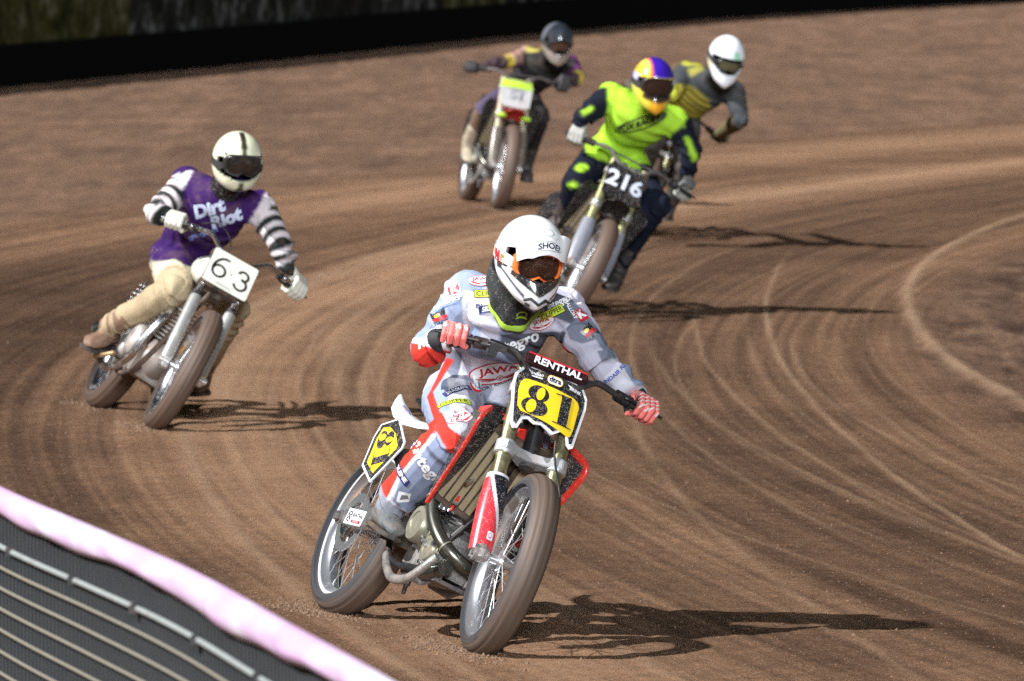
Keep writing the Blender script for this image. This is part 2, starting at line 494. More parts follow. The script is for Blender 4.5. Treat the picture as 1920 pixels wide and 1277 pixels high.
ys = [14.0]
while ys[-1] < 142: ys.append(ys[-1] + .016 + .0000165 * ys[-1] ** 2.05 + .00022 * max(0, ys[-1] - 30) ** 1.5)
ys = np.array(ys); NC = 380
uu = np.linspace(-1, 1, NC)
gx = uu[None, :] * (ys[:, None] * .0800 + .45); gy = np.repeat(ys[:, None], NC, 1)
gz, gl, gd, glo = ground_height(gx, gy)
edge = (np.abs(uu)[None, :] > .997) | (gy < 14.01) | (gy > ys[-1] - .01)
gz = np.where(edge, -.04, gz)
nr = len(ys)
idx = np.arange(nr * NC).reshape(nr, NC)
me = bpy.data.meshes.new("track_surface")
faces = np.stack([idx[:-1, :-1], idx[:-1, 1:], idx[1:, 1:], idx[1:, :-1]], -1).reshape(-1, 4)
me.vertices.add(nr * NC); me.vertices.foreach_set("co", np.stack([gx, gy, gz], -1).astype(np.float32).ravel())
me.loops.add(faces.size); me.loops.foreach_set("vertex_index", faces.astype(np.int32).ravel())
me.polygons.add(len(faces)); me.polygons.foreach_set("loop_start", np.arange(0, faces.size, 4, dtype=np.int32))
me.update(calc_edges=True); me.validate()
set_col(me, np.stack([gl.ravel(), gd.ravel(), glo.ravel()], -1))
me.shade_smooth()

def dirt_mat():
    m = bpy.data.materials.new("shale_dirt"); m.use_nodes = True
    nt = m.node_tree; b = nt.nodes['Principled BSDF']; L = nt.links.new
    b.inputs['Roughness'].default_value = .95; b.inputs['Specular IOR Level'].default_value = .12
    at = nd(nt, 'ShaderNodeAttribute', attribute_name="Col"); sp = nd(nt, 'ShaderNodeSeparateColor'); L(at.outputs['Color'], sp.inputs[0])
    tc = nd(nt, 'ShaderNodeTexCoord')
    def noi(s, d, rg):
        n = nd(nt, 'ShaderNodeTexNoise'); n.inputs['Scale'].default_value = s; n.inputs['Detail'].default_value = d; n.inputs['Roughness'].default_value = rg
        L(tc.outputs['Object'], n.inputs['Vector']); return n.outputs['Fac']
    n1 = noi(70, 7, .85); n2 = noi(9, 6, .7); n3 = noi(.7, 4, .6)
    def mr(s, a, b_, c, d):
        r = nd(nt, 'ShaderNodeMapRange'); L(s, r.inputs[0])
        for i, v in enumerate((a, b_, c, d)): r.inputs[i + 1].default_value = v
        return r.outputs[0]
    def mth(op, a, b_, cl=False):
        n = nd(nt, 'ShaderNodeMath', operation=op, use_clamp=cl)
        for i, v in enumerate((a, b_)):
            if isinstance(v, (int, float)): n.inputs[i].default_value = v
            else: L(v, n.inputs[i])
        return n.outputs[0]
    f = mth('ADD', sp.outputs[0], mr(n1, .3, .7, -.52, .52)); f = mth('ADD', f, mr(n2, .3, .7, -.16, .16)); f = mth('ADD', f, mr(n3, .3, .7, -.12, .12), True)
    cr = nd(nt, 'ShaderNodeValToRGB'); L(f, cr.inputs[0])
    e = cr.color_ramp.elements; e[0].position = .0; e[0].color = (.048, .025, .015, 1); e[1].position = 1; e[1].color = (.355, .206, .122, 1)
    k = e.new(.45); k.color = (.150, .084, .050, 1)
    cl = nd(nt, 'ShaderNodeMix', data_type='RGBA'); L(mth('MULTIPLY', sp.outputs[2], .45), cl.inputs[0]); L(cr.outputs[0], cl.inputs[6])
    c2 = nd(nt, 'ShaderNodeValToRGB'); L(f, c2.inputs[0]); e = c2.color_ramp.elements; e[0].color = (.058, .035, .026, 1); e[1].color = (.225, .145, .108, 1)
    L(c2.outputs[0], cl.inputs[7])
    md = nd(nt, 'ShaderNodeMix', data_type='RGBA'); L(mth('MULTIPLY', sp.outputs[1], .75), md.inputs[0]); L(cl.outputs[2], md.inputs[6]); md.inputs[7].default_value = (.44, .295, .19, 1)
    L(md.outputs[2], b.inputs['Base Color'])
    bp = nd(nt, 'ShaderNodeBump'); bp.inputs['Strength'].default_value = 1.0; bp.inputs['Distance'].default_value = .018
    L(mth('ADD', mth('MULTIPLY', n1, 1.0), mth('MULTIPLY', n2, .5)), bp.inputs['Height']); L(bp.outputs[0], b.inputs['Normal'])
    return m
DIRT = dirt_mat()
me.materials.append(DIRT)
track = bpy.data.objects.new("track_surface", me); sc.collection.objects.link(track)
struct(track, label="brown shale oval track with curved wheel ruts")
gb = MB(); gb.add([(-400, -60, -.03), (400, -60, -.03), (400, 900, -.03), (-400, 900, -.03)], [(0, 1, 2, 3)])
outer = obj("ground", gb, DIRT); struct(outer)
set_col(outer.data, np.tile(np.array([[.5, .1, .4]]), (4, 1)))

# loose crumbs of dirt lying on the surface
cb = MB(); rng = random.Random(11)
CL = []
for i in range(15000):
    d = 22 + 26 * rng.random() ** 1.5
    x = rng.uniform(-1, 1) * (d * .078)
    CL.append((x, d, rng.uniform(.002, .0052) * (1.8 if rng.random() < .03 else 1)))
ca = np.array(CL); cz = ground_height(ca[:, 0], ca[:, 1])[0]
for (x, d, s), z in zip(CL, cz):
    a = rng.uniform(0, 6.28); hh = rng.uniform(.5, 1)
    P_ = [(x + s * rng.uniform(.7, 1.3) * math.cos(a + q * 2.09), d + s * rng.uniform(.7, 1.6) * math.sin(a + q * 2.09), z - s * .2) for q in range(3)]
    P_.append((x + rng.uniform(-.3, .3) * s, d, z + s * hh))
    cb.add(P_, [(0, 1, 3), (1, 2, 3), (2, 0, 3), (2, 1, 0)])
clods = obj("dirt_crumbs", cb, mat("crumb_dirt", (.17, .11, .075), .95, spec=.1), smooth=0)
struct(clods, "stuff", "small crumbs of brown dirt scattered over the track")

# ------------------------------------------------------------------ outer barrier behind the bend
WP = [(-13.5, 60.0), (-10.2, 71.0), (-6.17, 84.12), (-3.45, 94.09), (0.0, 107.65), (4.03, 120.12), (9.74, 132.93), (17, 146), (27, 160)]
KICK = mat("black_boarding", (.004, .004, .0045), .95, dirt=0, spec=.02)  # black boards; their unlit look is put into the colour too
def banner_mat(name, c1, c2, c3):
    m = bpy.data.materials.new(name); m.use_nodes = True
    nt = m.node_tree; b = nt.nodes['Principled BSDF']; L = nt.links.new
    tc = nd(nt, 'ShaderNodeTexCoord')
    n = nd(nt, 'ShaderNodeTexNoise'); n.inputs['Scale'].default_value = 2.2; n.inputs['Detail'].default_value = 5; n.inputs['Roughness'].default_value = .7
    L(tc.outputs['Object'], n.inputs['Vector'])
    cr = nd(nt, 'ShaderNodeValToRGB'); L(n.outputs['Fac'], cr.inputs[0]); e = cr.color_ramp.elements
    e[0].position = .36; e[0].color = (*c1, 1); e[1].position = .68; e[1].color = (*c3, 1); k = e.new(.52); k.color = (*c2, 1)
    L(cr.outputs[0], b.inputs['Base Color']); b.inputs['Roughness'].default_value = .9; b.inputs['Specular IOR Level'].default_value = .05
    return m
BAN = [banner_mat("dim_weathered_olive_sheet", (.008, .009, .003), (.040, .038, .012), (.15, .15, .11)),
       banner_mat("dim_weathered_grey_sheet", (.004, .005, .004), (.018, .019, .017), (.14, .145, .15)),
       banner_mat("dim_weathered_dark_sheet", (.006, .006, .006), (.012, .012, .011), (.03, .03, .03))]  # weathered blotches; the overall darkness paints in the shadow on the barrier
def wall_pt(t):
    i = min(int(t), len(WP) - 2); f = t - i
    p0, p1, p2, p3 = (Vector((*WP[max(0, min(len(WP) - 1, i + k))], 0)) for k in (-1, 0, 1, 2))
    return .5 * ((2 * p1) + (p2 - p0) * f + (2 * p0 - 5 * p1 + 4 * p2 - p3) * f * f + (3 * p1 - p0 - 3 * p2 + p3) * f ** 3)
ts = np.linspace(0, len(WP) - 1.001, 33)
bar = thing("barrier", "dark trackside barrier with black kickboard and weathered sheets behind the bend", "barrier", Matrix.Translation(wall_pt(2)))
Bi = bar.matrix_world.inverted()
rs = random.Random(3)
for k in range(32):
    a, b_ = wall_pt(ts[k]), wall_pt(ts[k + 1]); d = (b_ - a).normalized(); n = V(d.y, -d.x, 0)
    a2 = a + d * .003; b2 = b_ - d * .003; off = n * 0
    mb = MB(); zt = .52
    mb.add([Bi @ (p + off + n * o + V(0, 0, z)) for p in (a2, b2) for o in (.02, -.02) for z in (-.03, zt)], [(0, 1, 5, 4), (2, 6, 7, 3), (1, 3, 7, 5), (0, 2, 3, 1), (4, 5, 7, 6)])
    obj("kickboard", mb, KICK, bar, 0)
    c = 0 if k < 9 else (2 if k == 13 or k > 20 else 1)
    if 9 <= k < 12 or k in (15, 16): c = 0 if k in (15, 9) else 1
    mb = MB(); rows = []
    for q in range(9):
        p = a.lerp(b_, q / 8) - n * .10
        rows.append([Bi @ (p + n * (.02 * math.sin(q / 8 * 6.2832) * math.sin(z * 2.5)) + V(0, 0, z + .012 * math.sin(q * .9))) for z in (.50, .8, 1.05, 1.42)])
    mb.grid(rows, close=False)
    o = obj("sheet", mb, BAN[c], bar, 180)
    mb = MB(); mb.add([Bi @ (p - n * .2 + V(0, 0, z)) for p in (a, b_) for z in (-.03, 1.40)], [(0, 1, 3, 2)]); obj("backing_board", mb, KICK, bar, 0)

# ------------------------------------------------------------------ inner safety fence with pink padding, foreground
FA = [PX(-330, 770, 20.9), PX(-160, 842, 19.4), PX(0, 921, 18.0), PX(180, 1003, 16.9), PX(360, 1092, 15.9), PX(540, 1186, 14.8), PX(700, 1277, 13.95), PX(860, 1372, 13.1), PX(1010, 1465, 12.4)]
FA = [V(p.x, p.y, 1.2) for p in FA]
def cr_pt(P_, t):
    i = max(0, min(int(t), len(P_) - 2)); f = t - i
    p0, p1, p2, p3 = (P_[max(0, min(len(P_) - 1, i + k))] for k in (-1, 0, 1, 2))
    return .5 * ((2 * p1) + (p2 - p0) * f + (2 * p0 - 5 * p1 + 4 * p2 - p3) * f * f + (3 * p1 - p0 - 3 * p2 + p3) * f ** 3)
fen = thing("safety_fence", "black mesh fence with cream wires and pink padded top rail beside the track", "fence", Matrix.Translation((FA[4].x, FA[4].y, 0)))
Fi = fen.matrix_world.inverted()
NF = 260
fp = [cr_pt(FA, (len(FA) - 1) * k / NF * .9999) for k in range(NF + 1)]
def fn(k):
    d = (fp[min(k + 1, NF)] - fp[max(k - 1, 0)]).normalized(); return V(d.y, -d.x, 0) * (1 if V(d.y, -d.x, 0).dot(V(-1, -1, 0)) > 0 else -1)
PINK = bpy.data.materials.new("pink_sheeting"); PINK.use_nodes = True
_nt = PINK.node_tree; _b = _nt.nodes['Principled BSDF']
_tc = nd(_nt, 'ShaderNodeTexCoord'); _n = nd(_nt, 'ShaderNodeTexNoise'); _n.inputs['Scale'].default_value = 2.6; _n.inputs['Detail'].default_value = 3
_nt.links.new(_tc.outputs['Object'], _n.inputs['Vector'])
_cr = nd(_nt, 'ShaderNodeValToRGB'); _nt.links.new(_n.outputs['Fac'], _cr.inputs[0]); _e = _cr.color_ramp.elements
_e[0].position = .44; _e[0].color = (.60, .46, .64, 1); _e[1].position = .60; _e[1].color = (.58, .38, .59, 1)
_k = _e.new(.34); _k.color = (.68, .61, .71, 1)
_nt.links.new(_cr.outputs[0], _b.inputs['Base Color']); _b.inputs['Roughness'].default_value = .45
mb = MB(); rings = []
for k in range(NF + 1):
    p, n = fp[k], fn(k)
    s = k / NF * 34
    drop = .054 + .007 * math.sin(s * .7) + .016 * max(0, math.sin(s * .37 + 1.2)) ** 3 + .003 * math.sin(s * 2.1 + math.sin(s * .6))
    bil = .012 + .008 * math.sin(s * 1.7 + 1) + .005 * math.sin(s * 4.1)
    rg = []
    for o, z in ((.028, -drop * .8), (.034, -drop * .4), (.028, -.006), (.008, .006), (-.012, .004), (-.024, -.012), (-.026 - bil, -drop * .45), (-.024 - bil * .6, -drop * .85), (-.020, -drop - .004), (-.014, -drop), (-.008, -drop * .9), (.02, -drop * .75)):
        rg.append(Fi @ (p + n * (-o) + V(0, 0, z)))
    rings.append(rg)
mb.grid(rings)
obj("padding", mb, PINK, fen, 180)
NETM = mat("black_netting", (.009, .010, .012), .9, dirt=.0, bump=.4, bscale=150, spec=.08)
mb = MB(); rings = []
for k in range(NF + 1):
    p, n = fp[k], fn(k); s = k / NF * 34
    rings.append([Fi @ (p + n * (.002 + .0012 * math.sin(s * .8 + z * 3)) + V(0, 0, z)) for z in (-.02, -.1, -.2, -.3, -.45, -.6, -.8, -1.0, -1.2)])
mb.grid(rings, close=False)
obj("netting", mb, NETM, fen, 180)
# vertical ribs of the net, as fine raised cords
mb = MB(); NETR = mat("netting_cord", (.045, .048, .052), .8, dirt=.05, spec=.1)
for k in range(0, int(NF * .8)):
    t = k / .8; i = int(t); f = t - i; p = fp[i].lerp(fp[min(i + 1, NF)], f); n = fn(i); s = t / NF * 34
    if p.y > 19.6: continue
    def q(z, o): return Fi @ (p + n * (.004 + .0012 * math.sin(s * .8 + z * 3) + o) + V(0, 0, z))
    e = (fp[min(i + 1, NF)] - fp[i]).normalized() * .008
    zz = [-.04, -.15, -.3, -.45, -.62]
    vs = []
    for z in zz: vs += [q(z, 0) - e, q(z, .0045), q(z, 0) + e]
    fs = []
    for j in range(len(zz) - 1): fs += [(j * 3, j * 3 + 1, j * 3 + 4, j * 3 + 3), (j * 3 + 1, j * 3 + 2, j * 3 + 5, j * 3 + 4)]
    mb.add(vs, fs)
struct(obj("netting_cords", mb, NETR, fen, 180), "stuff")
CREAM = mat("cream_tape", (.22, .205, .165), .6, dirt=.2); GREY = mat("grey_rope", (.26, .29, .29), .6, dirt=.3)
for j, z in enumerate([-.138, -.193, -.248, -.303, -.358, -.413, -.468, -.523, -.578]):
    mb = MB(); path = []
    for k in range(NF + 1):
        s = k / NF * 34; path.append(Fi @ (fp[k] + fn(k) * (.014 + .0012 * math.sin(s * .8 + z * 3)) + V(0, 0, z + .0015 * math.sin(s * .5 + j))))
    mb.tube(path, .0075 if j == 0 else .0042, 8)
    obj("wire", mb, GREY if j == 0 else CREAM, fen, 180)
for k in range(8, NF, 21):      # clips that hold the top rope
    mb = MB(); p = Fi @ (fp[k] + fn(k) * .018 + V(0, 0, -.138)); mb.box(p, (.026, .022, .024)); obj("clip", mb, BLACKM, fen, 0, bevel=.003)
mb = MB(); mb.tube([Fi @ (fp[k] - V(0, 0, .03)) for k in range(NF + 1)], .018, 10); obj("top_rail", mb, STEEL, fen, 180)
for k in (20, 75, 130, 190, 245):
    mb = MB(); p = fp[k] - fn(k) * .03; mb.tube([Fi @ V(p.x, p.y, -.02), Fi @ V(p.x, p.y, 1.17)], .024, 12); obj("post", mb, STEEL, fen)
# ------------------------------------------------------------------ motorcycles (local frame: X forward, Y left, Z up, origin under the rear axle)
X_, Y_, Z_ = V(1, 0, 0), V(0, 1, 0), V(0, 0, 1)
def bike_matrix(rear, yaw, lean):
    """rear contact point, heading turned yaw deg from straight at the viewer, leaned to its own left by lean deg"""
    f = V(math.sin(R(yaw)), -math.cos(R(yaw)), 0); l = V(-f.y, f.x, 0); c, s = math.cos(R(lean)), math.sin(R(lean))
    u = Z_ * c + l * s; l2 = l * c - Z_ * s
    M = Matrix((f, l2, u)).transposed().to_4x4(); M.translation = Vector(rear)
    return M

def arc_pts(pts, n=6):
    """smooth path through points"""
    pts = [Vector(p) for p in pts]; out = []
    for i in range(len(pts) - 1):
        p0, p1, p2, p3 = pts[max(0, i - 1)], pts[i], pts[i + 1], pts[min(len(pts) - 1, i + 2)]
        for k in range(n):
            f = k / n
            out.append(.5 * ((2 * p1) + (p2 - p0) * f + (2 * p0 - 5 * p1 + 4 * p2 - p3) * f * f + (3 * p1 - p0 - 3 * p2 + p3) * f ** 3))
    out.append(pts[-1]); return out

def wheel(bike, axle, axis, fwd, r=.345, w=.058, tyre=None, rim=CHROME, hub=ALLOYB, n_sp=36, disc=False, rimw=.041, rimstripe=None, name="wheel", tread=True):
    """an Empty at the axle whose own Y axis is the axle; tyre, rim, hub, spokes below it"""
    W = bpy.data.objects.new(name, None); sc.collection.objects.link(W); W.parent = bike; W.empty_display_size = .1
    ax = axis.normalized(); f = (fwd - ax * fwd.dot(ax)).normalized(); u = f.cross(ax)
    M = Matrix((f, ax, u)).transposed().to_4x4(); M.translation = axle; W.matrix_local = M
    rc = r - w * .88                       # centre of the tyre section
    prof = []
    n = 30
    for k in range(n + 1):
        a = R(-93 + 186 * k / n)
        rr = w * (.90 if abs(a) < .5 else .90 + .06 * min(1, (abs(a) - .5)))
        z = math.sin(a) * w * .98; x = math.cos(a) * rr
        if tread and abs(a) < 1.25: x -= .0028 * (1 if (k % 5) == 0 else 0)
        prof.append((rc + x, z))
    prof += [(rc - w * .06, w * .62), (rc - w * .06, -w * .62)]
    mb = MB(); mb.lathe(prof, (0, 0, 0), Y_, 96, close=True)
    obj("tyre", mb, tyre or TYRE, W, 50)
    if False:                              # shallow block edges cut across the tread
        mb = MB()
        for k in range(84):
            a0 = 2 * math.pi * k / 84
            for side in (-1, 1):
                b0, b1 = (.15, .62) if k % 2 else (.5, 1.05)
                pts = []
                for q in range(4):
                    b = (b0 + (b1 - b0) * q / 3) * side; rr = rc + math.cos(b) * w * .90 + .0006
                    aa = a0 + q * .004 * side; y = math.sin(b) * w * .98
                    pts.append((rr * math.sin(aa), y, rr * math.cos(aa), aa))
                vs = []
                for px_, y, pz, aa in pts: vs += [(px_ - .0022 * math.cos(aa), y, pz + .0022 * math.sin(aa)), (px_ + .0022 * math.cos(aa), y, pz - .0022 * math.sin(aa))]
                mb.add(vs, [(j * 2, j * 2 + 1, j * 2 + 3, j * 2 + 2) for j in range(3)])
        struct(obj("tread_cuts", mb, mat("tread_cut", (.03, .022, .018), .9), W, 0), "stuff")
    ri = rc - w * .16
    mb = MB(); rw = rimw
    mb.lathe([(ri + .012, rw), (ri + .012, rw - .004), (ri - .002, rw - .006), (ri - .008, rw * .45), (ri - .022, rw * .3), (ri - .024, 0), (ri - .022, -rw * .3), (ri - .008, -rw * .45), (ri - .002, -rw + .006), (ri + .012, -rw + .004), (ri + .012, -rw), (ri - .006, -rw), (ri - .014, -rw * .6), (ri - .030, -rw * .35), (ri - .031, 0), (ri - .030, rw * .35), (ri - .014, rw * .6), (ri - .006, rw)], (0, 0, 0), Y_, 96, close=True)
    obj("rim", mb, rim, W, 40)
    if rimstripe:
        for s in (-1, 1):
            mb = MB(); mb.lathe([(ri + .013, s * (rw + .0008)), (ri - .007, s * (rw + .0008)), (ri - .007, s * (rw - .002)), (ri + .013, s * (rw - .002))], (0, 0, 0), Y_, 96, close=True); obj("rim_edge", mb, rimstripe, W, 40)
    mb = MB(); mb.lathe([(.0, -.075), (.016, -.075), (.018, -.05), (.038, -.048), (.040, -.036), (.024, -.03), (.021, 0), (.024, .03), (.040, .036), (.038, .048), (.018, .05), (.016, .075), (0, .075)], (0, 0, 0), Y_, 28); obj("hub", mb, hub, W, 35)
    mb = MB()
    for k in range(n_sp):
        a = 2 * math.pi * k / n_sp; s = 1 if k % 2 else -1; tw = .42 * (1 if (k // 2) % 2 else -1)
        p0 = V(.037 * math.sin(a + tw * 2.2), s * .040, .037 * math.cos(a + tw * 2.2)); p1 = V((ri - .028) * math.sin(a), s * .006, (ri - .028) * math.cos(a))
        mb.tube([p0, p1], .0019, 5)
    struct(obj("spokes", mb, ALLOYB, W, 60), "stuff")
    if disc:
        mb = MB(); y0 = disc
        mb.lathe([(.118, y0), (.118, y0 + .004), (.082, y0 + .004), (.082, y0)], (0, 0, 0), Y_, 60, close=True)
        for k in range(5):
            a = 2 * math.pi * k / 5; mb.tube([V(.03 * math.sin(a), y0, .03 * math.cos(a)), V(.09 * math.sin(a + .3), y0 + .002, .09 * math.cos(a + .3))], .007, 6, flat=.4)
        obj("brake_disc", mb, ALLOYB, W, 35)
        mb = MB()
        mb.lathe([(.060, y0 - .012), (.066, y0 - .006), (.046, y0 - .006), (.044, y0 - .012)], (0, 0, 0), Y_, 40, close=True); obj("disc_carrier", mb, CHROME, W, 35)
    return W

class Steer:
    """front-end frame: S(e, y, s) = a spot e ahead of the axle line, y left, s up the fork"""
    def __init__(s_, axle, rake, steer, off=.055):
        s_.ax = Vector(axle); a = R(rake)
        s_.e = V(math.cos(a), 0, math.sin(a)); s_.s = V(-math.sin(a), 0, math.cos(a))
        s_.piv = s_.ax - s_.e * off
        s_.Q = Matrix.Rotation(R(steer), 3, s_.s)
    def __call__(s_, e, y, s):
        p = s_.ax + s_.e * e + Y_ * y + s_.s * s
        return s_.piv + s_.Q @ (p - s_.piv)
    def dir(s_, e, y, s): return s_.Q @ (s_.e * e + Y_ * y + s_.s * s)
    def fixed(s_, e, y, s): return s_.ax + s_.e * e + Y_ * y + s_.s * s

def lever(bike, S, side, gp, gd, m=BLACKM, n="lever"):
    mb = MB(); f = S.dir(1, 0, -.25).normalized()
    a = gp - gd * .085; b = a + f * .03
    mb.tube(arc_pts([a + f * .012, b + f * .005, b + gd * .05 + f * .006, b + gd * .13 + f * .004, b + gd * .165 + f * .0]), [.009] * 6 + [.0065] * 14 + [.006] * 4 + [.008], 8, flat=.7)
    mb.box(a + f * .01, (.03, .03, .03))
    return obj(n, mb, m, bike, 40)

def handlebars(bike, S, bars, grips, hs=.74, span=.40, rise=.075, back=.11, r=.0125, droop=.0, perch=BLACKM, clutch=True, crossbar=True, levm=BLACKM):
    """returns grip centre and direction for both hands"""
    def P_(y, q):   # q 0..1 along one half
        return y
    pts = []
    prof = [(0, 0, 0), (.05, 0, 0), (.095, .004, .012), (.155, -.005, rise * .85), (.20, -.02, rise), (.28, -back * .55, rise + droop * .5), (span, -back, rise + droop)]
    for s in (-1, 1):
        pts.append([S(e + .005, s * y, hs + z) for y, e, z in prof])
    path = arc_pts(list(reversed(pts[0]))[:-1] + pts[1], 6)
    mb = MB(); mb.tube(path, r, 12); obj("handlebar", mb, bars, bike, 60)
    out = {}
    for s, nm in ((-1, 'R'), (1, 'L')):
        e = pts[0][-1] if s < 0 else pts[1][-1]; q = pts[0][-2] if s < 0 else pts[1][-2]
        d = (e - q).normalized()
        gp = e - d * .055
        mb = MB(); mb.lathe([(.0125, -.065), (.024, -.065), (.024, -.058), (.0165, -.056)] + [(.0165 + (.0015 if k % 2 else 0), -.05 + .0115 * k) for k in range(9)] + [(.0175, .058), (.0, .06)], gp, d, 18)
        obj("grip", mb, grips, bike, 30)
        lever(bike, S, s, gp, d, levm)
        mb = MB(); mb.lathe([(.0125, -.125), (.022, -.125), (.023, -.075), (.0125, -.072)], gp, d, 16); obj("lever_perch", mb, perch, bike, 30)
        out[nm] = (gp, d)
    if crossbar:
        mb = MB(); mb.tube([S(.005, -.150, hs + rise * .8), S(.005, .150, hs + rise * .8)], .006, 8); obj("crossbar", mb, bars, bike)
    return out

DIGIT8 = lambda w, h: [  # fat-faced 8: (ink outlines, counters)
    [ellipse(.06 * w, .235 * h, .40 * w, .265 * h), ellipse(0, -.225 * h, .50 * w, .285 * h)],
    [ellipse(.10 * w, .245 * h, .15 * w, .215 * h, a0=.3), [(a * .92 + -.10 * w, b) for a, b in ellipse(0, -.235 * h, .20 * w, .225 * h)]]]
def fat81(h, base):
    p = Print(); w = h * .86
    ink, cnt = DIGIT8(w, h); x8 = -h * .46
    for q in ink: p.poly(INK, [(a + x8 + b * .0, b) for a, b in q])
    # bowl nips that give the 8 its diagonal stress
    for q in cnt: p.poly(base, [(a + x8 + b * .12, b) for a, b in q])
    p.poly(base, [(x8 - .52 * w, .10 * h), (x8 - .30 * w, .02 * h), (x8 - .44 * w, -.02 * h)])
    x1 = h * .52
    p.poly(INK, [(x1 - .19 * h, .46 * h), (x1 + .17 * h, .5 * h), (x1 + .17 * h, -.48 * h), (x1 - .17 * h, -.48 * h), (x1 - .17 * h, .36 * h)])
    p.group(INK, stroke([(x1 - .38 * h, .43 * h), (x1 - .1 * h, .47 * h)], h * .035) + stroke([(x1 - .33 * h, -.485 * h), (x1 + .33 * h, -.485 * h)], h * .035))
    return p

def fork_guard_mesh(S, y, r0, cols, s0=.02, s1=.335):
    """wrap-round guard in front of a fork leg, coloured along its length"""
    rings = []; cl = []; out = 1 if y > 0 else -1
    N = 70; K = 70
    for i in range(N + 1):
        t = i / N; s = s0 + (s1 - s0) * t
        w = r0 * (.78 + .42 * math.sin(math.pi * min(1, t * .62 + .18)))
        pts = []
        for j in range(K + 1):
            a = R(-115 + 230 * j / K)                # 0 = straight ahead, + = outward
            e = math.cos(a) * w * .95; yy = out * math.sin(a) * w * 1.02
            pts.append(S(-.03 + e, y + yy, s)); cl.append(cols(t, math.degrees(a)))
        pts2 = []
        rings.append(pts)
    mb = MB(); mb.grid(rings, close=False)
    me = to_mesh("fork_guard", mb, mat("painted_guard", (1, 1, 1), .3, 0, dirt=.12, attr="Col", spots=.25), 180)
    set_col(me, np.array(cl)); return me

